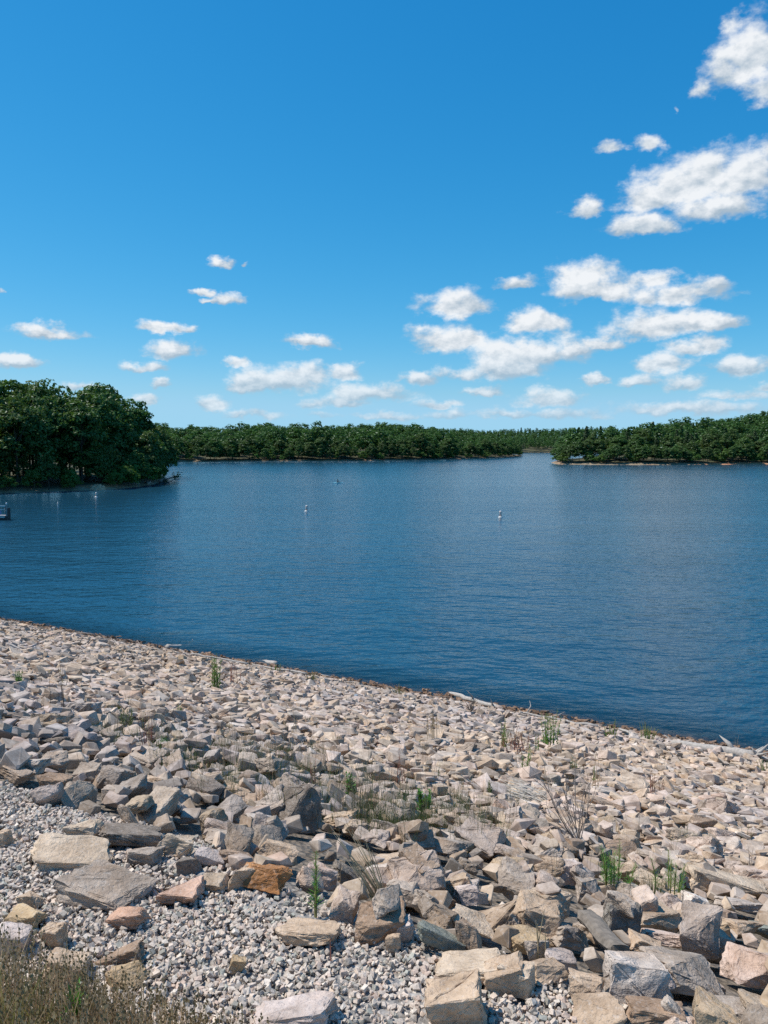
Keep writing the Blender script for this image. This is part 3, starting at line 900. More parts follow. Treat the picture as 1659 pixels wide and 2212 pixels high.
# stones one can recognise: centre x, y, width, height in the photograph, colour, own description or None
SIG = [
    (155, 1846, 156, 48, 'buff', 'long buff slab half sunk in the gravel'),
    (226, 1914, 170, 70, 'grey', 'big grey boulder resting on the gravel'),
    (390, 1918, 104, 54, 'pink', 'smooth pink stone at the edge of the gravel'),
    (575, 1891, 90, 68, 'rust-orange', 'rust-orange block at the edge of the gravel'),
    (69, 1940, 42, 40, 'tan', 'small upright tan stone on the gravel'),
    (57, 1980, 78, 46, 'ochre', 'low ochre stone at the left of the gravel'),
    (26, 2030, 70, 66, 'lavender', 'pale lavender stone behind the dry grass'),
    (118, 2022, 44, 54, 'tan', 'pointed tan stone rising from the gravel'),
    (265, 2058, 108, 40, 'brown', 'flat brown grained stone sunk in gravel'),
    (272, 2108, 78, 40, 'ochre', 'orange-streaked low stone near the dry grass'),
    (278, 1985, 76, 27, 'pink', 'thin flat peach stone lying in the gravel'),
    (512, 2084, 29, 38, 'ochre', 'small orange chip standing in the gravel'),
    (146, 2088, 80, 66, 'tan', 'broad tan stone partly behind dry grass stalks'),
    (674, 2009, 131, 58, 'tan', 'tan slab with a dark front on the gravel'),
    (821, 1985, 118, 92, 'brown', 'big brown boulder with a hollow dark face'),
    (861, 2009, 60, 52, 'lavender', 'lavender wedge leaning on the brown boulder'),
    (958, 2035, 130, 36, 'teal', 'flat grey-green slab beside the lavender wedge'),
    (983, 2165, 118, 108, 'tan', 'large pointed tan stone at the bottom edge'),
    (1010, 2082, 140, 66, 'buff', 'broad buff stone between gravel and riprap'),
    (1086, 2108, 98, 76, 'tan', None),
    (630, 2186, 165, 66, 'lavender', 'wide lavender stone flush with the gravel'),
    (850, 2042, 34, 22, 'tan', None),
    (647, 1748, 104, 106, 'dark grey', 'tallest dark boulder standing above its neighbours'),
    (50, 1656, 92, 54, 'pale grey', 'grey wedge-shaped boulder where the gravel begins'),
    (480, 1706, 142, 46, 'tan', 'long tan slab left of the tall dark boulder'),
    (283, 1797, 122, 62, 'dark grey', 'dark grey slab with a smaller block before it'),
    (186, 1794, 72, 56, 'buff', 'buff stone with a cream face'),
    (1128, 2022, 96, 64, 'ochre', 'olive-ochre stone below the big split boulder'),
    (1157, 1991, 110, 98, 'tan', 'big split boulder with a black shaded face'),
    (1340, 1995, 76, 92, 'slate', 'dark slate stone beside the grey timber'),
    (1482, 2100, 156, 106, 'grey', 'long grey stone with an ochre patch'),
    (1648, 2008, 50, 40, 'teal', 'blue-green stone at the right edge'),
    (1628, 2094, 104, 78, 'pale pinkish', 'large pale pinkish block at the right edge'),
    (1282, 2184, 100, 64, 'tan', 'tan block at the bottom beside the gravel'),
    (1534, 2044, 86, 84, 'grey', None),
    (1224, 1882, 52, 52, 'lavender', 'small lavender block with a dark front'),
    (1340, 1838, 104, 38, 'brown', 'long brown stone above the green weeds'),
    (1640, 1780, 60, 26, 'teal', 'low teal stone halfway up the right edge'),
    (1016, 1984, 102, 58, 'buff', None), (935, 1936, 94, 50, 'brown', None), (1008, 1935, 54, 44, 'lavender', None),
    (933, 1824, 140, 44, 'grey', 'long slab with a dark underside'), (843, 1802, 46, 46, 'dark grey', None), (840, 1890, 100, 68, 'pale grey', None),
    (696, 1892, 78, 60, 'pale pinkish', None), (599, 1838, 92, 58, 'tan', None), (880, 1860, 130, 62, 'tan', None),
    (383, 1822, 74, 60, 'buff', None), (485, 1803, 84, 56, 'grey', None), (313, 1840, 84, 54, 'grey', None), (408, 1864, 52, 46, 'dark grey', None),
    (517, 1898, 48, 54, 'tan', None), (464, 1906, 54, 40, 'buff', None), (450, 1849, 62, 42, 'lavender', None), (516, 1856, 84, 36, 'brown', None),
    (8, 1808, 30, 46, 'tan', None), (1171, 1926, 100, 50, 'buff', None), (1373, 2120, 142, 116, 'pale grey', 'long pale stone lying aslant in front'),
    (1414, 2186, 104, 60, 'brown', None), (1612, 2186, 108, 62, 'grey', None), (1438, 2026, 110, 44, 'pale pinkish', None), (1415, 2121, 72, 44, 'lavender', None),
    (1273, 1926, 62, 56, 'grey', None), (1392, 2040, 70, 52, 'tan', None), (1236, 2021, 104, 68, 'grey', None), (1568, 1915, 168, 44, 'buff', 'longest pale slab on the right-hand slope'),
    (1600, 1950, 78, 38, 'pale grey', None), (1594, 2005, 76, 54, 'tan', None), (1500, 1955, 56, 48, 'white', None), (1449, 1955, 50, 48, 'pale pinkish', None),
    (1179, 2100, 76, 36, 'tan', None), (1264, 2125, 70, 56, 'tan', None), (1113, 2114, 68, 70, 'buff', None), (1210, 2072, 70, 50, 'lavender', None),
    (820, 1745, 66, 52, 'brown', None), (735, 1770, 70, 46, 'buff', None), (560, 1770, 72, 36, 'pale grey', None), (1108, 1790, 80, 40, 'tan', None),
    (250, 1715, 60, 44, 'grey', None), (330, 1690, 70, 44, 'tan', None), (120, 1690, 66, 44, 'brown', None), (120, 1600, 62, 34, 'dark grey', None), (560, 1690, 56, 36, 'tan', None),
]

GT0, GT1, GS0, GS1, GR = -62.0, 14.0, .4, 33.0, .05
nt_, ns_ = int((GT1 - GT0) / GR), int((GS1 - GS0) / GR)
HM = np.zeros((nt_, ns_), np.float32)


def footprint(s, t, a, b, yaw_st):
    R_ = max(a, b); i0 = max(int((t - R_ - GT0) / GR), 0); i1 = min(int((t + R_ - GT0) / GR) + 2, nt_)
    j0 = max(int((s - R_ - GS0) / GR), 0); j1 = min(int((s + R_ - GS0) / GR) + 2, ns_)
    if i1 - i0 < 1 or j1 - j0 < 1: return None
    ti = (np.arange(i0, i1) + .5) * GR + GT0 - t; sj = (np.arange(j0, j1) + .5) * GR + GS0 - s
    T, S = np.meshgrid(ti, sj, indexing='ij'); c, q = math.cos(yaw_st), math.sin(yaw_st)
    u = (T * c + S * q) / a; w = (-T * q + S * c) / b
    return (slice(i0, i1), slice(j0, j1)), u * u + w * w


def gravel_edge(t): return 2.36 + .10 * np.sin(t * 1.9 + .6) + .07 * np.sin(t * 4.3)


rocks = []       # dict: s,t,h (centre above slope), a,b,c, yaw, tx, ty, tone, px size, label info


def put(s, t, a, b, c, yaw, quant, maxh, embed):
    fp = footprint(s, t, a * .92, b * .92, yaw)
    if fp is None: return None
    sl, q = fp; m = q < 1
    if m.sum() < 2: return None
    hs_ = HM[sl][m]; base = float(np.sort(hs_)[int(quant * (len(hs_) - 1))])
    if base > maxh: return None
    hc = base + c * (1 - embed)
    top = hc + c * .88 * np.sqrt(np.maximum(1 - q, 0))
    HM[sl] = np.where(m, np.maximum(HM[sl], top), HM[sl])
    return hc


rr = random.Random(5)
for k, (cx, cy, w, h, colname, lab) in enumerate(SIG):
    yb = min(cy + h * .30, 2290)
    p = on_dam(cx, yb)
    s, t = st(p.x, p.y); dist = (p - Vector((0, 0, CAM_Z))).length
    a = w * dist / FPX / 2 * .86
    dep = math.asin((CAM_Z - p.z) / dist)
    hv = h * dist / FPX * .84
    b = min(a * rr.uniform(.62, .8), hv / 2 / max(math.sin(dep), .2) * .85)
    c = max((hv - 2 * b * math.sin(dep)) / math.cos(dep) / 2 * 1.25, .26 * a, .03)
    c = min(c, a * 1.1)
    on_gravel = s < 2.33
    yaw = math.radians(29.4) + rr.uniform(-.3, .3)          # long side across the view
    hc = put(s, t, a, b, c, yaw, .5, 9, .35 if on_gravel else .25)
    if hc is None: hc = c * .65
    rocks.append(dict(s=s, t=t, h=hc, a=a, b=b, c=c, yaw=yaw, tx=rr.uniform(-.22, .22), ty=rr.uniform(-.22, .22), tone=np.array(PAL[colname][0]) * rr.uniform(.94, 1.06), col=colname, lab=lab, sig=True))


SIG_RECT = np.array([(q[0], q[1], q[2] * .36, q[3] * .40) for q in SIG if q[5]] + [(1300, 2018, 26, 40)])


def scatter(n, amin, amax, maxh, quant, embed, seed, s_lo=2.2, s_hi=31.5, flat=(.30, .70), power=1.0, near_only=None, big_shore=False):
    r = np.random.default_rng(seed); cnt = 0
    Ss = r.uniform(s_lo, s_hi, n); Ts = r.uniform(-58, 8, n)
    X_, Y_ = xy(Ss, Ts); fw_ = Y_ * math.cos(PITCH) - (dam_z(Ss) - CAM_Z) * math.sin(PITCH); ok = (Y_ > 1.2) & (Ss > gravel_edge(Ts) + .06)
    ok &= np.abs(FPX * X_ / np.maximum(fw_, .3)) < 829.5 + 170
    for s, t in zip(Ss[ok], Ts[ok]):
        size = min(max(.55 + .49 * (s - 3.0) / 9.0, .55), 1.04); near = max(0.0, 1 - (s - 2.4) / 5.0)
        if s > 23.5: size *= 1.0 - .38 * min((s - 23.5) / 3.0, 1)
        a = (amin + (amax - amin) * r.random() ** 1.7) * size
        if a < .075 and r.random() < near * .55: continue
        b = a * r.uniform(.55, .92); c = b * (r.uniform(*flat) + .22 * near)
        yaw = r.uniform(0, PI)
        if s < 6.5 and a > .055:                          # leave the recognisable stones in view
            x, y = xy(s, t); qx, qy, qf = project(x, y, float(dam_z(s)) + .10); ext = a * FPX / qf
            dy_ = qy - SIG_RECT[:, 1]
            if ((np.abs(SIG_RECT[:, 0] - qx) < SIG_RECT[:, 2] + ext * .3) & (dy_ > -SIG_RECT[:, 3] * .5) & (dy_ < SIG_RECT[:, 3] + ext * .35)).any(): continue
        hc = put(s, t, a, b, c, yaw, quant, maxh, embed)
        if hc is None: continue
        ci = r.choice(len(PN), p=PWt); tone = PC[ci] * .62 + np.array([.435, .385, .34]) * .38; tone = tone * r.uniform(.82, 1.12)
        x, y = xy(s, t)
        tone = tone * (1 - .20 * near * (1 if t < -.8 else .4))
        warm = mnoise.noise(Vector((x * .16, y * .16, 3.3)))
        tone = tone * np.array([1 + .05 * warm, 1, 1 - .10 * warm])
        if s > 25.7: tone = tone * np.array([.48, .38, .31]) ** min((s - 25.7) / .7, 1)      # wet, weed-stained stones at the waterline
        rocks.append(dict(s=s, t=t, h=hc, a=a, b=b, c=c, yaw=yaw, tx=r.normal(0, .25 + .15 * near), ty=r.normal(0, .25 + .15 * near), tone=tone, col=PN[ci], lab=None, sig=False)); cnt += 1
    return cnt


c1 = scatter(7000, .13, .25, .05, .6, .30, 21)
c2 = scatter(50000, .085, .17, .14, .6, .20, 22)
c3 = scatter(70000, .05, .10, .10, .55, .20, 23, 2.2, 17.0)
c4n = scatter(24000, .028, .06, .09, .5, .20, 24, 2.2, 7.0)
print('rocks', c1, c2, c3, c4n, len(rocks))

for R_ in rocks:
    x, y = xy(R_['s'], R_['t']); z = float(dam_z(R_['s'])) + R_['h']
    R_['p'] = (x, y, z); px, py, fw = project(x, y, z); R_['px'], R_['py'] = px, py
    vis = 0 <= px <= 1659 and py < 2212 + 30
    R_['size'] = (R_['a'] + R_['b']) * FPX / fw * (1 if vis else .2) + (1000 if R_['sig'] else 0)
rocks.sort(key=lambda q: -q['size'])
singles, rest_r = rocks[:300], rocks[300:]


def slope_tilt(s): return -math.atan(8.208 / (S0 - 2.4)) if s > 2.35 else 0.0


NAX = Matrix.Rotation(-math.atan2(NX, NY), 3, 'Z')        # turns +Y onto the dam normal
T_SL = np.array(NAX @ Matrix.Rotation(slope_tilt(9), 3, 'X'))
T_FL = np.array(NAX)


def place_matrix(q):
    return (T_SL if q['s'] > 2.35 else T_FL)


def build_rocks(lst, lod, seed):
    """list of (V, F) about each stone's own centre"""
    r = np.random.default_rng(seed); out = []
    Rm = rotmats(np.array([q['yaw'] for q in lst]), np.array([q['tx'] for q in lst]), np.array([q['ty'] for q in lst]))
    flip = np.array([(1, 1, 1), (-1, -1, 1), (1, -1, -1), (-1, 1, -1)])
    for i, q in enumerate(lst):
        V, Fq = LIB[lod][r.integers(len(LIB[lod]))]
        V = V * flip[r.integers(4)]
        if lod:
            K = r.normal(size=(9, 3)) * np.repeat([1.6, 4.5, 10.0], 3)[:, None]
            w_ = np.sin(V @ K.T + r.uniform(0, 6.28, 9)) @ np.repeat([.040, .026, .017], 3)
            V = V * (1 + w_)[:, None]
            if lod == 2: V = V + r.normal(0, .014, V.shape)
        V = V * np.array([q['a'], q['b'], q['c']]) * 1.06
        out.append((V @ (place_matrix(q) @ Rm[i]).T, Fq))
    return out


# single stones
WARM = np.array([1.18, 1.095, 1.01])
for q in rocks: q['tone'] = np.asarray(q['tone']) * WARM
VSF = build_rocks(singles, 2, 31)
landmarks = [q for q in singles if q['lab']]


def rel(q, L):
    dx, dy = q['px'] - L['px'], -(q['py'] - L['py'])
    a = math.degrees(math.atan2(dy, dx)) % 360
    return ['right of', 'behind and right of', 'behind', 'behind and left of', 'left of', 'in front and left of', 'in front of', 'in front and right of'][int((a + 22.5) // 45) % 8]


autos = {}
for q in singles:
    if not q['lab']:
        L = min(landmarks, key=lambda l: math.hypot((l['px'] - q['px']), (l['py'] - q['py']) * 1.6))
        autos.setdefault((id(L), rel(q, L)), []).append((math.hypot(L['px'] - q['px'], L['py'] - q['py']), q, L))
for (lid, rl), lst in autos.items():
    lst.sort(key=lambda e: e[0])
    for j, (dd, q, L) in enumerate(lst):
        shape = 'slab' if q['c'] < .36 * q['a'] else ('block' if q['b'] > .74 * q['a'] else 'rock')
        short = ' '.join(L['lab'].split()[:4])
        full = L['lab']
        q['auto'] = f"{q['col']} {shape}, {'nearest' if j == 0 else ordinal(j)} {rl} the {full}"
        if len(q['auto'].split()) > 16: q['auto'] = ' '.join(q['auto'].split()[:16])
for i, q in enumerate(singles):
    V, FS = VSF[i]; tone = np.repeat(np.asarray(q['tone'])[None, :3], len(V), 0)
    me = mesh_np('rock', V, FS, {'tone': tone}, smooth=True)
    me.set_sharp_from_angle(angle=math.radians(20))
    o = link('rock', me, M_ROCK); o.location = q['p']
    tag(o, q['lab'] or q['auto'], 'rock', 'riprap rocks nearest the camera')

# all other stones of the riprap
Vl, Fl, Tl = [], [], []; nv = 0
for lst, lod, seed in ((rest_r[:5200], 1, 32), (rest_r[5200:], 0, 33)):
    for q, (V, Fq) in zip(lst, build_rocks(lst, lod, seed)):
        Vl.append(V + q['p']); Fl.append(Fq + nv); Tl.append(np.repeat(q['tone'][None], len(V), 0)); nv += len(V)
Fall = np.concatenate(Fl)
o = link('riprap', mesh_np('riprap', np.concatenate(Vl), Fall, {'tone': np.concatenate(Tl)}), M_ROCK_FAR)
tag(o, 'thousands of pale broken stones covering the slope down to the lake', None, None, 'stuff')
print('riprap stuff tris', len(Fall))

# ---- gravel apron
def gravel():
    r = np.random.default_rng(41); n = 250000
    S = r.uniform(.55, 2.75, n); T = r.uniform(-8.5, 1.6, n)
    ok = S < gravel_edge(T) + r.uniform(-.05, .22, n); S, T = S[ok], T[ok]
    X, Y = xy(S, T); Z = dam_z(S); px = 829.5 + FPX * X / np.maximum(Y, .3); ok = (Y > 1.0) & (px > -260) & (px < 1900); S, T, X, Y, Z = S[ok], T[ok], X[ok], Y[ok], Z[ok]
    m = len(S); sz = .0052 + .0088 * r.random(m) ** 1.3
    # settle a little on the recognisable stones
    i = np.clip(((T - GT0) / GR).astype(int), 0, nt_ - 1); j = np.clip(((S - GS0) / GR).astype(int), 0, ns_ - 1)
    ok = HM[i, j] < .035; S, T, X, Y, Z, sz = S[ok], T[ok], X[ok], Y[ok], Z[ok], sz[ok]; m = len(S)
    Rm = rotmats(r.uniform(0, 6.28, m), r.normal(0, .5, m), r.normal(0, .5, m)); Cn = np.stack([X, Y, Z + r.uniform(-.040, .004, m)], 1)
    dims = sz[:, None] * np.stack([np.ones(m), r.uniform(.6, .95, m), r.uniform(.4, .75, m)], 1)
    small = sorted(LIB[0], key=lambda q: len(q[1]))[:26]; pick = r.integers(len(small), size=m)
    pal = np.array([(.52, .49, .475), (.46, .435, .42), (.38, .37, .36), (.56, .51, .48), (.50, .43, .40), (.30, .315, .31), (.36, .39, .385), (.60, .58, .56), (.22, .22, .22)])
    w = np.array([3, 3, 2, 2.4, 1.6, .8, .8, 1.3, .35]); tone = pal[r.choice(len(pal), m, p=w / w.sum())] * r.uniform(.9, 1.1, (m, 1)) * np.array([1.12, 1.02, .89])
    Vl_, Fl_, Tl_ = [], [], []; nv = 0
    for k, (Vb, Fb) in enumerate(small):
        id_ = np.where(pick == k)[0]; V = np.einsum('mij,mvj->mvi', Rm[id_], Vb[None] * dims[id_][:, None]) + Cn[id_][:, None]
        Vl_.append(V.reshape(-1, 3)); Fl_.append((Fb[None] + (np.arange(len(id_)) * len(Vb))[:, None, None]).reshape(-1, 3) + nv); nv += len(Vl_[-1]); Tl_.append(np.repeat(tone[id_], len(Vb), 0))
    Fa = np.concatenate(Fl_)
    o = link('gravel', mesh_np('gravel', np.concatenate(Vl_), Fa, {'tone': np.concatenate(Tl_)}), M_GRAVEL)
    tag(o, 'pale crushed grey gravel along the crest beside the camera', None, None, 'stuff')
    print('gravel', m, len(Fa))


gravel()


def surf(x, y):
    s, t = st(x, y); i = min(max(int((t - GT0) / GR), 0), nt_ - 1); j = min(max(int((s - GS0) / GR), 0), ns_ - 1)
    return float(dam_z(s)), float(dam_z(s)) + float(HM[i, j])


def dam_pt(px, py, lift=0.0):
    p = on_dam(px, py, .08); g, top = surf(p.x, p.y)
    return Vector((p.x, p.y, g + lift + .55 * (top - g))), (p - Vector((0, 0, CAM_Z))).length


# ------------------------------------------------------------------ driftwood, timber, pipe
def driftwood(name, ends, r0, r1, label, wob=.08, roots=False, m=M_DRIFT, lift=.12, branches=0, seed=1):
    random.seed(seed); (ax_, ay), (bx_, by) = ends
    A, _ = dam_pt(ax_, ay); B, _ = dam_pt(bx_, by); A.z += lift; B.z += lift
    Lg = (B - A).length; G = Geo(); n = 9; pts = []; rad = []
    for i in range(n):
        f = i / (n - 1); p = A.lerp(B, f)
        if 0 < i < n - 1: p += Vector((random.uniform(-1, 1), random.uniform(-1, 1), random.uniform(-.3, .6))) * Lg * .012 * (1 + 8 * wob)
        _, top = surf(p.x, p.y); p.z = max(p.z, top + r0 * .55)
        pts.append(p); rad.append(r0 + (r1 - r0) * f)
    for i in range(1, n - 1): pts[i].z = (pts[i - 1].z + pts[i].z + pts[i + 1].z) / 3
    G.tube(pts, rad, 10, True, wob)
    e = empty(name, A); e.location = (0, 0, 0)
    link('log_body' if r0 > .05 else 'stem', G.mesh('log', True), m, e)
    if roots:
        for i in range(11):
            G = Geo(); d = (B - A).normalized(); o_ = Vector((random.uniform(-1, 1), random.uniform(-1, 1), random.uniform(-.4, 1))).normalized()
            p1 = pts[-1]; G.tube([p1 - d * .05, p1 + d * .08 + o_ * .16, p1 + d * random.uniform(.1, .3) + o_ * random.uniform(.3, .5)], [.07, .05, .012], 6)
            link('root', G.mesh('root', True), m, e)
    for i in range(branches):
        G = Geo(); q = pts[random.randint(1, n - 2)]; o_ = Vector((random.uniform(-1, 1), random.uniform(-1, 1), random.uniform(.3, 1.0))).normalized()
        G.tube([q, q + o_ * .25 * random.uniform(.6, 1.4), q + o_ * .5 + Vector((random.uniform(-.2, .2), 0, .05))], [r1 * .6, r1 * .4, .006], 5)
        link('branch', G.mesh('branch', True), m, e)
    tag(e, label, 'driftwood', 'driftwood along the waterline')
    return e


driftwood('driftwood_log', ((1450, 1610), (1632, 1643)), .10, .17, 'thick bleached log with a tangle of roots at the right edge', .06, True, seed=2, branches=1)
driftwood('driftwood_log', ((362, 1399), (446, 1407)), .13, .20, 'short thick bleached log at the waterline on the left', .1, False, seed=3, branches=2)
driftwood('driftwood_log', ((560, 1430), (596, 1437)), .09, .15, 'stubby pale log by the bare waterside bush', .1, False, seed=4)
driftwood('driftwood_log', ((968, 1501), (1082, 1532)), .10, .08, 'straight pale trunk lying along the middle of the waterline', .06, False, seed=5, branches=2)
driftwood('driftwood_pole', ((412, 1418), (535, 1436)), .035, .05, 'thin pale pole below the short thick log', .1, False, seed=6)
driftwood('driftwood_pole', ((545, 1438), (662, 1461)), .03, .045, 'thin grey pole below the stubby log', .1, False, seed=7)
driftwood('driftwood_branch', ((1122, 1542), (1290, 1572)), .03, .05, 'long crooked pale branch above the green weeds', .25, False, seed=8, branches=2)
driftwood('driftwood_branch', ((1338, 1582), (1372, 1597)), .04, .03, 'short curved pale branch beside the bright green tuft', .3, False, seed=9)


def drift_twigs():
    r = random.Random(19); G = Geo()
    for _ in range(230):
        s_ = r.gauss(25.55, .35); t_ = r.uniform(-45, 3); x, y = xy(s_, t_); g_, top = surf(x, y); L = r.uniform(.12, .55); a = r.gauss(math.radians(-29), .5)
        d = Vector((math.cos(a), math.sin(a), r.gauss(0, .12))); p = Vector((x, y, top + .02)); w = r.uniform(.006, .02)
        G.tube([p - d * L, p + Vector((0, 0, r.uniform(0, .04))), p + d * L], [w, w, w * .5], 4)
    o = link('driftwood_twigs', G.mesh('driftwood_twigs'), M_DRIFT); tag(o, 'line of bleached twigs washed up above the waterline', None, None, 'stuff')


drift_twigs()


def timber():
    random.seed(4)
    A, _ = dam_pt(1264, 1990); B, _ = dam_pt(1336, 2066)
    A.z += .10; B.z += .10; G = Geo(); n = 16; sides = 14; V = []; Fs = []
    ax_ = (B - A).normalized(); sd = ax_.cross(Vector((0, 0, 1))).normalized(); up = sd.cross(ax_)
    groove = [random.uniform(.80, 1.08) for _ in range(sides)]
    for i in range(n):
        f = i / (n - 1); p = A.lerp(B, f) + up * .006 * math.sin(f * 7)
        for k in range(sides):
            th = 2 * PI * k / sides; rad = .036 * groove[k] * random.uniform(.95, 1.05) * (1.1 - .2 * f)
            V.append(p + sd * math.cos(th) * rad * 1.15 + up * math.sin(th) * rad * .85 + ax_ * (random.uniform(-.025, .025) if i in (0, n - 1) else 0))
    for i in range(n - 1):
        for k in range(sides): Fs.append((i * sides + k, i * sides + (k + 1) % sides, (i + 1) * sides + (k + 1) % sides, (i + 1) * sides + k))
    Fs += [tuple(range(sides))[::-1], tuple(range((n - 1) * sides, n * sides))]
    G.add(V, Fs); o = link('weathered_timber', G.mesh('timber'), M_TIMBER)
    tag(o, 'weathered grey timber lying between the rocks near the bottom right', 'timber')


timber()


def standpipe():
    p, d = dam_pt(769, 1512); e = empty('standpipe', p); G = Geo(); m = simple_mat('pipe_blue_grey', (.17, .215, .26), .6, .15, 10)
    G.lathe([(.04, -.3), (.04, .15)], 16); link('pipe', G.mesh('pipe', True), m, e)
    G = Geo(); G.lathe([(.041, .13), (.062, .14), (.064, .17), (.055, .185), (.02, .19)], 16); link('cap', G.mesh('cap'), simple_mat('cap_blue_grey', (.27, .32, .36), .6, .15, 10), e)
    e.location.z += .06
    tag(e, 'small blue-grey standpipe with a wide cap amid the rocks', 'standpipe')


standpipe()

# ------------------------------------------------------------------ weeds
def blades(G, base, n, h, spread, w, lean=.35, segs=3, r=random):
    for _ in range(n):
        a = r.uniform(0, 6.28); o_ = Vector((math.cos(a), math.sin(a), 0)); b = base + o_ * r.uniform(0, spread)
        hh = h * r.uniform(.55, 1.1); ln = hh * r.uniform(.05, lean); tw = Vector((-o_.y, o_.x, 0)).lerp(Vector((1, 0, 0)), r.random()) * w
        V = []; Fs = []
        for i in range(segs + 1):
            f = i / segs; p = b + o_ * ln * f * f + Vector((0, 0, hh * f * (1 - .12 * f))); k = (1 - f) ** .7 if i < segs else .08
            V += [p - tw * k, p + tw * k]
        for i in range(segs): Fs.append((2 * i, 2 * i + 1, 2 * i + 3, 2 * i + 2))
        G.add(V, Fs)


def tinted(G, name, m, parent, r=random):
    me = G.mesh(name); at = me.attributes.new('tint', 'FLOAT', 'POINT'); n = len(me.vertices)
    at.data.foreach_set('value', np.repeat(rng.uniform(.1, .9, n // 4 + 1), 4)[:n].astype(np.float32))
    return link(name, me, m, parent)


def upright_weed(px, py, hpx, nst, spread_px, label, m=M_WEED, seed=0, leafw=.5, stem=M_DRYGREEN, name='weed', dense=1.0, leaflen=None):
    """spikes thick with narrow leaves"""
    r = random.Random(seed + 100); p, d = dam_pt(px, py); H = hpx * d / FPX * (1.35 if py < 1720 else 1.08); sp = spread_px * d / FPX; e = empty(name, p)
    Gs, Gl = Geo(), Geo(); ll = leaflen or max(.10 * H, .05)
    for k in range(nst):
        a = r.uniform(0, 6.28); b = Vector((math.cos(a), math.sin(a), 0)) * sp * r.random() * .6
        out = Vector((b.x, b.y, 0)) * r.uniform(.2, 1.0) + Vector((r.uniform(-.04, .04), r.uniform(-.04, .04), 0)) * H
        h = H * r.uniform(.6, 1.0) + .06; pts = [b + out * f * f + Vector((0, 0, h * f)) for f in (0, .35, .7, 1)]
        tk = max(.004, d * .00035); Gs.tube(pts, [tk, tk, tk * .8, tk * .4], 4)
        for i in range(int(34 * dense)):
            f = .12 + .88 * i / (34 * dense); q = b + out * f * f + Vector((0, 0, h * f)); a2 = i * 2.4 + r.random(); o_ = Vector((math.cos(a2), math.sin(a2), r.uniform(.15, 1.9))).normalized()
            L = ll * (1.25 - .75 * f) * r.uniform(.45, 1.5); sd = o_.cross(Vector((0, 0, 1))).normalized() * L * leafw * .22
            Gl.add([q, q + o_ * L * .5 + sd, q + o_ * L, q + o_ * L * .5 - sd], [(0, 1, 2, 3)])
    link('stem', Gs.mesh('stem'), stem, e); tinted(Gl, 'foliage', m, e)
    tag(e, label, 'weed', 'weeds growing between the rocks'); return e


upright_weed(468, 1493, 60, 9, 24, 'dense clump of tall dark green spikes near the waterline on the left', seed=1, leafw=.7)
upright_weed(1184, 1618, 56, 10, 34, 'fan of dark green spikes, widest of those on the right', seed=2, leafw=.7)
upright_weed(1086, 1622, 48, 6, 22, 'green spikes left of the brown seeded weed', seed=3, leafw=.7)
upright_weed(1126, 1680, 48, 6, 24, 'green spikes just below the brown seeded weed', seed=4, leafw=.7)
upright_weed(1320, 1596, 34, 6, 18, 'small green spikes near the waterline left of the bright tuft', seed=5, leafw=.7)
upright_weed(1162, 1628, 38, 3, 12, 'thin green spikes hugging the left of the widest fan', seed=6)
upright_weed(756, 1716, 38, 4, 14, 'leafy green weed in the grassy patch right of the tall dark boulder', seed=7, leafw=1.1)
upright_weed(918, 1740, 42, 5, 20, 'broad-leaved green weed in the middle of the slope', seed=8, leafw=1.2)
upright_weed(1240, 1684, 26, 7, 22, 'low olive weed on the right-hand slope', M_WEED_DULL, 9)
upright_weed(1282, 1690, 40, 2, 6, 'single green spike right of the low olive weed', seed=10)
upright_weed(682, 1938, 112, 2, 8, 'tall slim feathery green plant at the gravel edge', seed=11, leafw=.22, dense=4.0, leaflen=.03)
upright_weed(1330, 1908, 62, 7, 44, 'fluffy bright green fennel, left one of the pair among the rocks', M_FENNEL, seed=12, leafw=.14, dense=3.0, leaflen=.045)
upright_weed(1445, 1912, 48, 6, 38, 'fluffy bright green fennel, right one of the pair among the rocks', M_FENNEL, seed=13, leafw=.14, dense=3.0, leaflen=.04)
upright_weed(1398, 1602, 22, 14, 26, 'round bright green tuft by the waterline on the right', seed=14, leafw=.5, dense=1.4)
upright_weed(1177, 1558, 15, 10, 18, 'small bright tuft above the widest fan of spikes', seed=15)
upright_weed(594, 1449, 14, 10, 20, 'small green tuft by the thin grey pole', seed=16)
upright_weed(677, 1471, 18, 12, 26, 'dull green cushion near the waterline', M_WEED_DULL, 17)
upright_weed(862, 1499, 14, 10, 24, 'low dull tuft by the waterline in the middle', M_WEED_DULL, 18)
upright_weed(40, 1482, 18, 8, 20, 'small green weed at the far left of the slope', seed=19)
upright_weed(1652, 1668, 18, 9, 22, 'green tuft under the roots of the thick log', seed=20)
upright_weed(270, 1566, 22, 7, 26, 'light green weed left of the red stems', M_WEED_DULL, 21)
upright_weed(1412, 1560, 10, 6, 10, 'tiny reddish weed at the waterline', M_DEADLEAF, 22)
upright_weed(1060, 1720, 36, 4, 16, 'thin green weed left of the pale straw bundle', M_WEED_DULL, 23)
upright_weed(385, 1548, 20, 4, 12, 'slim green weed among grey rocks right of the red stems', seed=24)


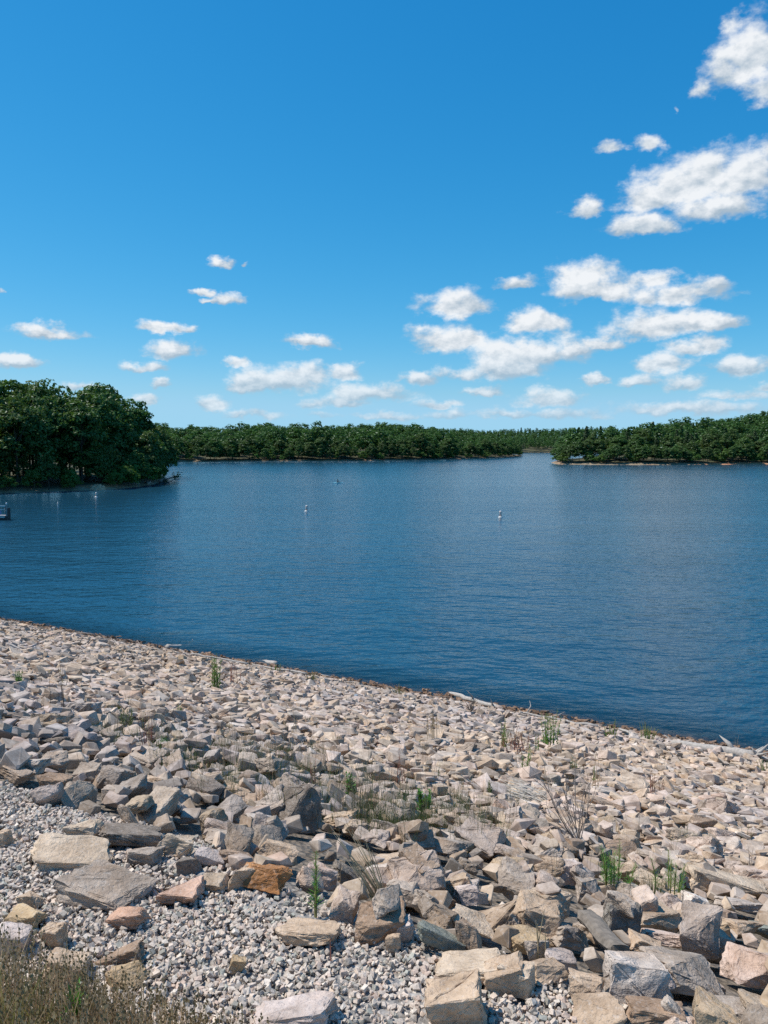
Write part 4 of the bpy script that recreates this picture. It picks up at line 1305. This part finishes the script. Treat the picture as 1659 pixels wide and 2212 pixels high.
def stalks(px, py, hpx, n, spread_px, label, m, seed, lean=.25, heads=0, headm=None, name='dry_weed', thick=1.0, cat='dry weed', bias=(0, 0)):
    r = random.Random(seed + 300); p, d = dam_pt(px, py); H = hpx * d / FPX; sp = spread_px * d / FPX; e = empty(name, p); G = Geo(); Gh = Geo()
    tk = max(.0022, d * .00034) * thick
    for k in range(n):
        a = r.uniform(0, 6.28); b = Vector((math.cos(a), math.sin(a), 0)) * sp * r.random(); h = H * r.uniform(.5, 1.0)
        o_ = (Vector((r.uniform(-1, 1), r.uniform(-1, 1), 0)) * lean + Vector((bias[0], bias[1], 0))) * h
        pts = [b + o_ * f ** 1.4 + Vector((0, 0, h * f)) for f in (0, .3, .6, .85, 1)]
        G.tube(pts, [tk, tk, tk * .85, tk * .6, tk * .35], 4)
        if heads:
            for i in range(heads):
                f = r.uniform(.55, 1.0); q = b + o_ * f ** 1.4 + Vector((0, 0, h * f)); dv = Vector((r.uniform(-1, 1), r.uniform(-1, 1), r.uniform(.1, 1))).normalized(); L = H * .07
                sd = dv.cross(Vector((0, 0, 1))).normalized() * L * .22
                Gh.add([q, q + dv * L * .5 + sd, q + dv * L, q + dv * L * .5 - sd], [(0, 1, 2, 3)])
    link('stem', G.mesh('stem'), m, e)
    if heads: tinted(Gh, 'seed_head', headm or M_DEADLEAF, e)['kind'] = 'stuff'
    tag(e, label, cat, 'dry stalks between the rocks'); return e


stalks(1112, 1628, 50, 26, 34, 'brown seeded weed, the bushiest dry one on the slope', M_REDSTEM, 1, .3, 14)
stalks(930, 1612, 74, 9, 14, 'tall brown dry weed in the middle of the upper slope', M_STRAW, 2, .12, 12)
stalks(1410, 1718, 62, 9, 18, 'brown seeded weed on the right-hand slope', M_REDSTEM, 3, .12, 12)
stalks(320, 1604, 84, 12, 16, 'cluster of red stems on the left slope', M_REDSTEM, 4, .12, 4)
stalks(128, 1532, 120, 5, 20, 'tall dark bare stems at the left of the slope', M_DARKSTEM, 5, .12, 2)
stalks(640, 1590, 60, 4, 16, 'few pale bare stems above the grassy patch', M_STRAW, 6, .15)
stalks(505, 1480, 55, 7, 14, 'rust-brown stalks right of the dense dark spikes', M_REDSTEM, 7, .12, 4)
stalks(1290, 1720, 90, 4, 12, 'thin upright bare stems above the bare shrub', M_STRAW, 8, .1)
stalks(855, 1690, 95, 5, 30, 'dark red thin stems beside the broad-leaved weed', M_REDSTEM, 9, .14, 2)
stalks(680, 1700, 105, 5, 18, 'thin reddish stems right behind the tall dark boulder', M_REDSTEM, 10, .12, 2)
stalks(1395, 1590, 40, 3, 8, 'thin dark stems by the waterline branch', M_DARKSTEM, 11, .15)
stalks(1620, 1880, 70, 5, 18, 'grey bare stems near the right edge', M_TWIG, 12, .15)
stalks(1475, 1958, 100, 2, 4, 'single tall thin stem among the right-hand rocks', M_TWIG, 13, .05)
stalks(735, 1900, 110, 2, 6, 'dark single stalk left of the dead grass fan', M_DARKSTEM, 14, .06, 5)
stalks(838, 1942, 190, 26, 20, 'fan of dead grass stalks leaning left over the rocks', M_STRAW, 15, .22, 0, None, 'dead_grass', 1.0, 'dead grass', (-.42, .1))
stalks(712, 2030, 90, 1, 2, 'lone thin red stalk rising from the gravel', M_REDSTEM, 16, .06, 3)
stalks(1180, 2030, 110, 4, 20, 'thin pale stalks before the olive-ochre stone', M_STRAW, 17, .12)


def tuft(px, py, hpx, n, spread_px, label, m, seed, name='grass_tuft', w=1.0, lean=.5):
    r = random.Random(seed + 500); p, d = dam_pt(px, py); H = hpx * d / FPX; e = empty(name, p); G = Geo()
    blades(G, Vector((0, 0, 0)), n, H, spread_px * d / FPX, max(.002, d * .00040) * w, lean, 3, r)
    tinted(G, 'blades', m, e); tag(e, label, 'grass tuft', 'grass tufts between the rocks')


tuft(825, 1945, 56, 90, 26, 'yellow-green grass tuft at the foot of the dead grass fan', M_WEED_DULL, 1)
tuft(1412, 1915, 66, 70, 20, 'long grass tuft between the two fluffy fennels', M_WEED_DULL, 2)
tuft(372, 1630, 34, 110, 26, 'green grass tuft right of the red stems', M_WEED_DULL, 3)
tuft(540, 1655, 40, 120, 60, 'wide grass tuft in front of the pale bare stems', M_WEED_DULL, 4)
tuft(20, 1470, 26, 60, 24, 'faint grass tuft at the far left edge', M_WEED_DULL, 5)
tuft(350, 1602, 22, 60, 20, 'bright grass tuft beside the red stems', M_WEED, 6)


def leafy_rosette():
    p = on_dam(165, 2235); e = empty('green_plant', p); G = Geo(); r = random.Random(3)
    for i in range(26):
        a = r.uniform(0, 6.28); el_ = r.uniform(.5, 1.25); d = Vector((math.cos(a) * math.cos(el_), math.sin(a) * math.cos(el_), math.sin(el_))); L = r.uniform(.06, .115)
        b = Vector((0, 0, .05 + r.uniform(-.02, .03))); sd = d.cross(Vector((0, 0, 1))).normalized() * .0075
        G.add([b, b + d * L * .45 + sd, b + d * L - Vector((0, 0, .01)), b + d * L * .45 - sd], [(0, 1, 2, 3)])
    tinted(G, 'foliage', M_WEED, e); G = Geo(); G.tube([(0, 0, -.05), (0, 0, .07)], [.004, .003], 5); link('stem', G.mesh('stem'), M_WEED_DULL, e)
    tag(e, 'fresh green plant of narrow leaves in the dry grass', 'plant')


leafy_rosette()


def bare_shrub(px, py, hpx, n, label, seed, m=M_TWIG, name='bare_shrub', spread=.8, thick=1.0):
    r = random.Random(seed); p, d = dam_pt(px, py); H = hpx * d / FPX; e = empty(name, p); k0 = max(.0045, d * .0006) * thick

    def grow(b, dv, L, rad, lev):
        G = Geo(); pts = [b]; q = b; dd = dv
        for i in range(4):
            dd = (dd + Vector((r.uniform(-.22, .22), r.uniform(-.22, .22), r.uniform(-.05, .12)))).normalized(); q = q + dd * L / 4; pts.append(q)
        G.tube(pts, [rad, rad * .85, rad * .7, rad * .5, rad * .25], 5); out = [G]
        if lev > 0:
            for i in range(3):
                f = r.randint(1, 3); nd = (dd + Vector((r.uniform(-.8, .8), r.uniform(-.8, .8), r.uniform(-.1, .6)))).normalized()
                out += grow(pts[f], nd, L * r.uniform(.35, .6), rad * .55, lev - 1)
        return out
    for i in range(n):
        a = r.uniform(0, 6.28); dv = Vector((math.cos(a) * spread * r.random(), math.sin(a) * spread * r.random(), r.uniform(.5, 1))).normalized()
        Gs = grow(Vector((0, 0, 0)), dv, H * r.uniform(.5, 1.05), k0, 1); G = Geo()
        for g_ in Gs: G.add(g_.v, g_.f)
        link('branch', G.mesh('branch'), m, e)
    tag(e, label, 'bare shrub'); return e


bare_shrub(1252, 1815, 165, 13, 'leafless grey shrub with long thin branches among the rocks', 5)
bare_shrub(606, 1425, 20, 9, 'small leafless bush at the waterline by the stubby log', 6, M_STRAW, spread=1.2)
bare_shrub(1015, 1540, 40, 5, 'small dark leafless shrub above the middle of the slope', 7, M_DARKSTEM, spread=.6)


def straw_bundle():
    r = random.Random(8); p, d = dam_pt(1130, 1722); e = empty('straw_bundle', p); G = Geo(); _, top = surf(p.x, p.y)
    for i in range(46):
        o_ = Vector((r.gauss(0, .10), r.gauss(0, .12), top - p.z + r.uniform(.02, .09))); a = math.radians(-28) + r.gauss(0, .14); L = r.uniform(.12, .34)
        dv = Vector((math.cos(a), math.sin(a), r.gauss(-.12, .08))); G.tube([o_ - dv * L, o_ + Vector((0, 0, r.uniform(0, .04))), o_ + dv * L], [.003, .0035, .002], 4)
    link('stem', G.mesh('stem'), M_STRAWPALE, e)
    tag(e, 'bundle of pale flattened straw lying on the middle rocks', 'dead grass')


straw_bundle()


def slope_grass():
    """short sparse grass and dead stems that nobody could count"""
    r = random.Random(77); G = Geo(); Gg = Geo()
    zones = [(430, 1620, 150, 22, 60), (560, 1640, 130, 28, 90), (640, 1670, 150, 30, 90), (760, 1715, 130, 36, 130), (860, 1760, 120, 30, 110), (960, 1760, 110, 30, 80), (1060, 1790, 90, 24, 50), (300, 1585, 100, 18, 45), (500, 1690, 90, 20, 30), (800, 1600, 330, 60, 60), (350, 1530, 330, 60, 55), (1250, 1660, 300, 60, 60), (1050, 1690, 300, 60, 50), (1380, 1860, 240, 60, 26)]
    for (cx, cy, wx, wy, n) in zones:
        for _ in range(n):
            px, py = r.gauss(cx, wx * .5), r.gauss(cy, wy * .6)
            p, d = dam_pt(px, py)
            _, top = surf(p.x, p.y); p.z = p.z + .4 * (top - p.z)
            if r.random() < .62:
                blades(Gg, p, r.randint(8, 18), r.uniform(.08, .24), .10, max(.0016, d * .00030), .8, 2, r)
            else:
                blades(G, p, r.randint(2, 6), r.uniform(.22, .6), .10, max(.0014, d * .00022), .22, 3, r)
    a = tinted(Gg, 'short_grass', M_WEED_DULL, None); tag(a, 'thin olive grass growing between the stones of the slope', None, None, 'stuff')
    b = link('dead_stems', G.mesh('dead_stems'), M_STRAW); tag(b, 'sparse dead grass stems scattered over the rocks', None, None, 'stuff')


slope_grass()


def corner_grass():
    r = random.Random(91); G = Geo(); Gg = Geo(); Gh = Geo(); n = 0
    for _ in range(6200):
        px = r.uniform(-160, 640); lim = 2135 + max(0, px) * .22
        py = r.uniform(lim, 2560)
        if r.random() < max(0, (px - 230) / 460): continue
        p = on_dam(px, py); d = (p - Vector((0, 0, CAM_Z))).length
        hmax = .27 - .14 * min(max(px, 0) / 450, 1); h = hmax * r.uniform(.35, 1.0)
        tgt = Gg if (px < 130 and py > 2260 and r.random() < .6) else G
        a = r.uniform(0, 6.28); o_ = Vector((math.cos(a), math.sin(a), 0)) * h * r.uniform(.05, .40); w = r.uniform(.0010, .0019); sd = Vector((r.uniform(.6, 1), r.uniform(-.5, .5), 0)) * w
        q1 = p + o_ * .3 + Vector((0, 0, h * .55)); q2 = p + o_ + Vector((0, 0, h)); tgt.add([p - sd, p + sd, q1 + sd * .8, q1 - sd * .8, q2 + sd * .4, q2 - sd * .4], [(0, 1, 2, 3), (3, 2, 4, 5)])
        if r.random() < .55:                              # seed spikelets
            for k in range(r.randint(2, 5)):
                f = 1 - k * .07; q = p + o_ * f + Vector((0, 0, h * f)); dv = Vector((r.uniform(-.7, .7), r.uniform(-.7, .7), 1)).normalized(); L = r.uniform(.007, .014); s2 = dv.cross(Vector((0, 1, 0))).normalized() * L * .32
                Gh.add([q, q + dv * L * .5 + s2, q + dv * L, q + dv * L * .5 - s2], [(0, 1, 2, 3)])
    e = empty('dry_grass', (0, 0, 0))
    tinted(G, 'stalks', M_GRASSDRY, e); tinted(Gg, 'green_blades', M_GRASSGREEN, e); tinted(Gh, 'seed_heads', M_DEADLEAF, e)
    tag(e, 'brown dry grass with seed heads in the bottom left corner', None, None, 'stuff')
    for c in e.children: c['kind'] = 'stuff'


corner_grass()

# ------------------------------------------------------------------ on the water
def buoy(px, py, label, slim=False, tilt=0.0):
    v = on_water(px, py); e = empty('buoy', v); e.rotation_euler = (tilt * .5, tilt, 0)
    if slim:
        G = Geo(); G.lathe([(.05, -.7), (.085, -.4), (.085, .55), (.06, .70), (.02, .74)], 14); link('float_body', G.mesh('float', True), M_BUOY, e)
        G = Geo(); G.lathe([(.0875, .38), (.0875, .46)], 14); link('band', G.mesh('band', True), M_BUOYBAND, e)
    else:
        G = Geo(); G.lathe([(.10, -.6), (.20, -.25), (.30, -.06), (.325, .03), (.31, .10), (.20, .135), (.17, .16)], 22); link('float_collar', G.mesh('collar', True), M_BUOY, e)
        G = Geo(); G.lathe([(.165, .14), (.165, .84), (.15, .93), (.06, .96)], 22); link('marker_column', G.mesh('column', True), M_BUOY, e)
        for z in (.30, .74):
            G = Geo(); G.lathe([(.1675, z), (.1675, z + .07)], 22); link('band', G.mesh('band', True), M_BUOYBAND, e)
        # open diamond mark on the side facing the dam
        G = Geo()
        for k in range(4):
            a0, a1 = k * PI / 2, (k + 1) * PI / 2
            def pt(a, q): return (math.sin(a) * q * .12, -math.sqrt(max(.17 ** 2 - (math.sin(a) * q * .12) ** 2, 0)) - .002, .55 + math.cos(a) * q * .15)
            G.add([pt(a0, 1), pt(a1, 1), pt(a1, .72), pt(a0, .72)], [(0, 1, 2, 3)])
        link('diamond_mark', G.mesh('mark'), M_BUOYBAND, e)
    tag(e, label, 'buoy', 'white marker buoys on the lake')


buoy(1081, 1118, 'white marker buoy, the one farthest to the right')
buoy(662, 1105, 'white marker buoy left of the centre, nearest the kayak', tilt=.05)
buoy(208, 1074, 'white marker buoy close under the clay bank of the point')
buoy(125, 1094, 'slim white pole buoy near the wooded point', True, .05)


def kayak():
    v = on_water(730, 1043.5); e = empty('kayak', v, math.radians(12)); L, Wd = 2.8, .36
    m = simple_mat('kayak_cyan', (.30, .68, .76), .4, .06, 4); G = Geo(); V = []; Fs = []; n = 17; k = 10
    for i in range(n):
        f = -1 + 2 * i / (n - 1); w = Wd * max(1 - abs(f) ** 2.4, .03) ** .8; sh = .10 * abs(f) ** 3
        for j in range(k):
            a = 2 * PI * j / k; V.append((f * L / 2, math.cos(a) * w, .06 + sh + math.sin(a) * (.10 if math.sin(a) > 0 else .16) * (1 - .6 * abs(f) ** 3)))
    for i in range(n - 1):
        for j in range(k): Fs.append((i * k + j, i * k + (j + 1) % k, (i + 1) * k + (j + 1) % k, (i + 1) * k + j))
    Fs += [tuple(range(k)), tuple(range((n - 1) * k, n * k))[::-1]]; G.add(V, Fs); link('hull', G.mesh('hull', True), m, e)
    G = Geo(); G.lathe([(.30, 0), (.34, .05), (.30, .07)], 18, (0, 0, 0)); me = G.mesh('rim', True)
    o = link('cockpit_rim', me, simple_mat('kayak_dark', (.03, .05, .06), .5), e); o.scale = (1.4, .8, 1); o.location = (-.1, 0, .14)
    tag(e, 'cyan kayak with one paddler far out on the lake', 'kayak')
    # paddler, one body grown from a skeleton
    p = empty('person', (v.x, v.y, v.z + .08), math.radians(12)); J = [(-.18, 0, .12), (-.16, 0, .40), (-.14, 0, .62), (-.12, 0, .72), (-.10, 0, .88), (-.10, .20, .62), (.10, .30, .40), (.34, .26, .46), (-.10, -.20, .62), (.10, -.30, .40), (.34, -.26, .46), (.25, .11, .14), (.60, .12, .24), (.95, .10, .06), (.25, -.11, .14), (.60, -.12, .24), (.95, -.10, .06)]
    E_ = [(0, 1), (1, 2), (2, 3), (3, 4), (2, 5), (5, 6), (6, 7), (2, 8), (8, 9), (9, 10), (0, 11), (11, 12), (12, 13), (0, 14), (14, 15), (15, 16)]
    Rd = [.15, .15, .15, .06, .105, .065, .05, .04, .065, .05, .04, .09, .07, .05, .09, .07, .05]
    me = bpy.data.meshes.new('body'); me.from_pydata(J, E_, []); me.update(); o = link('body', me, simple_mat('dark_clothes', (.03, .045, .07), .8), p)
    sk = o.modifiers.new('skin', 'SKIN')
    for i, q in enumerate(me.skin_vertices[0].data): q.radius = (Rd[i], Rd[i]); q.use_root = (i == 0)
    o.modifiers.new('sub', 'SUBSURF').levels = 1
    G = Geo(); G.lathe([(.10, .80), (.118, .88), (.10, .97), (.03, 1.0)], 12, (-.10, 0, 0)); link('hair', G.mesh('hair', True), simple_mat('dark_hair', (.03, .022, .016), .7), p)
    tag(p, 'person in dark clothes paddling the cyan kayak', 'person')
    q = empty('paddle', (v.x, v.y, v.z + .08), math.radians(12)); G = Geo(); G.tube([(.36, -1.0, .30), (.36, 1.0, .66)], [.016, .016], 6); link('shaft', G.mesh('shaft'), simple_mat('paddle_shaft', (.05, .05, .05), .5), q)
    for s in (-1, 1):
        G = Geo(); c = Vector((.36, s * 1.14, .48 + s * .205)); G.box(c, (.02, .36, .15)); link('blade', G.mesh('blade'), simple_mat('paddle_blade', (.05, .30, .34), .5), q)
    tag(q, 'double-bladed paddle held by the kayaker', 'paddle')


kayak()


def floating_dock():
    """corner of a dark floating platform with white rails, cut by the frame"""
    v = on_water(14.5, 1124); e = empty('floating_dock', v); e.scale = (1, 1, 1.3)
    dk = simple_mat('dock_dark', (.035, .032, .035), .7, .2, 5); wh = simple_mat('dock_white', (.72, .74, .73), .5, .08, 6); gy = simple_mat('dock_grey', (.30, .28, .28), .7, .2, 9); vi = simple_mat('dock_violet', (.33, .28, .46), .7, .1, 9)
    W_, D_ = 5.0, 1.1
    def part(name, c, d, m):
        G = Geo(); G.box(c, d); return link(name, G.mesh(name), m, e)
    part('hull', (-W_ / 2, D_ / 2, .14), (W_, D_, .62), dk)
    part('end_panel', (.02, D_ / 2, .85), (.05, D_ - .1, .80), dk)
    for z in (.30, .43): part('rub_rail', (-W_ / 2 - .18, -.03, z), (W_ - .1, .06, .06), wh)
    part('deck', (-W_ / 2, D_ / 2, .475), (W_ - .02, D_ - .02, .05), gy)
    for i in range(5):
        part('post', (-.06 - i * 1.2, .03, .98), (.06, .06, .96), dk)
    part('top_rail', (-W_ / 2 - .1, .03, 1.49), (W_ - .1, .08, .09), wh)
    part('middle_rail', (-W_ / 2 - .1, .03, 1.12), (W_ - .1, .04, .04), wh)
    part('side_panel', (-W_ / 2 - .3, .05, .80), (W_ - .8, .03, .42), vi)
    part('corner_post', (.02, .02, 1.05), (.10, .10, 1.22), gy)
    G = Geo(); G.lathe([(.04, 1.62), (.10, 1.68), (.10, 1.78), (.04, 1.84)], 12, (.03, .03, 0)); link('lamp', G.mesh('lamp', True), wh, e)
    for (x, z, r_) in ((-.14, 1.22, .07), (-.10, 1.0, .06), (-.20, .86, .07), (-.12, .72, .05)):
        G = Geo(); G.lathe([(r_ * .6, -.06), (r_, 0), (r_ * .6, .06)], 10, (x, -.06, z)); link('fender', G.mesh('fender', True), gy, e)
    tag(e, 'dark floating dock with white rails cut by the left edge', 'dock')


floating_dock()


def fallen_tree():
    v = on_water(352, 1043); random.seed(12); e = empty('fallen_tree', (v.x, v.y, .2)); A = Vector((0, 2, .5)); G = Geo()
    B = Vector(on_water(384, 1031)) - Vector((v.x, v.y, 0)); B.z = -.1
    G.tube([A, A.lerp(B, .4) + Vector((0, 0, .2)), B], [.24, .2, .1], 8); link('trunk', G.mesh('trunk', True), M_BARK, e)
    r = np.random.default_rng(3); C = []
    for i in range(10):
        G = Geo(); q = A.lerp(B, random.uniform(.4, 1)); dv = Vector((random.uniform(-.3, 1), random.uniform(-1, 1), random.uniform(.1, .9))).normalized(); G.tube([q, q + dv * .9, q + dv * 1.7 + Vector((0, 0, .2))], [.06, .04, .015], 5); link('branch', G.mesh('branch'), M_BARK, e)
        C += [np.array(q + dv * random.uniform(.8, 1.8)) + r.normal(0, .3, 3) for _ in range(9)]
    C = np.array(C); V, Fq = quad_cloud(C, r.normal(size=(len(C), 3)) + np.array([0, 0, .6]), r.uniform(.2, .42, len(C)), r.uniform(.5, .9, len(C)), r)
    me = mesh_np('crown', V, Fq, {'tint': r.uniform(0, 1, len(V))}); link('crown', me, M_LEAF, e)
    tag(e, 'fallen tree dipping into the water at the tip of the point', 'fallen tree')


fallen_tree()


def clay_bank():
    v = on_water(206, 1058.5); r = np.random.default_rng(8); n, m = 26, 12; V = []
    for i in range(n):
        u = -1 + 2 * i / (n - 1); hgt = 1.15 * (1 - u * u) ** .6 * r.uniform(.8, 1.15)
        for j in range(m):
            w = j / (m - 1); z = -.25 + (hgt + .25) * (1 - (1 - w) ** 1.7) + r.normal(0, .05)
            V.append((v.x + u * 1.9 + r.normal(0, .05), v.y - 1.0 + w * 2.8 + r.normal(0, .08) + .5 * u * u, z))
    i = np.arange(n * m).reshape(n, m); Fq = np.stack([i[:-1, :-1], i[1:, :-1], i[1:, 1:], i[:-1, 1:]], -1).reshape(-1, 4)
    o = link('clay_bank', mesh_np('clay_bank', np.array(V), Fq, smooth=False), simple_mat('clay', (.60, .34, .20), .95, .25, 2.0)); tag(o, 'eroded orange clay scar on the bank of the point', None, None, 'structure')


clay_bank()


def bank_stones():
    spots = [(113, 1055, .9, 'pale boulder on the bank of the point near the slim buoy'), (292, 1049, .8, 'pale stone on the bank right of the clay scar'), (318, 1047, 1.0, 'larger of the pale stones right of the clay scar'), (345, 1042, .7, 'pale stone nearest the fallen tree')]
    lst = []
    for k, (px, py, a, lab) in enumerate(spots):
        v = on_water(px, py); lst.append(dict(a=a, b=a * .7, c=a * .45, yaw=k * 1.3, tx=.1, ty=-.1, s=0, p=(v.x, v.y + .6, .45), lab=lab))
    VF = build_rocks(lst, 1, 55)
    for i, q in enumerate(lst):
        o = link('boulder', mesh_np('boulder', VF[i][0], VF[i][1], {'tone': np.tile(np.array([.45, .41, .37]), (len(VF[i][0]), 1))}), M_ROCK_FAR); o.location = q['p']
        tag(o, q['lab'], 'rock', 'boulders on the bank of the point')


bank_stones()
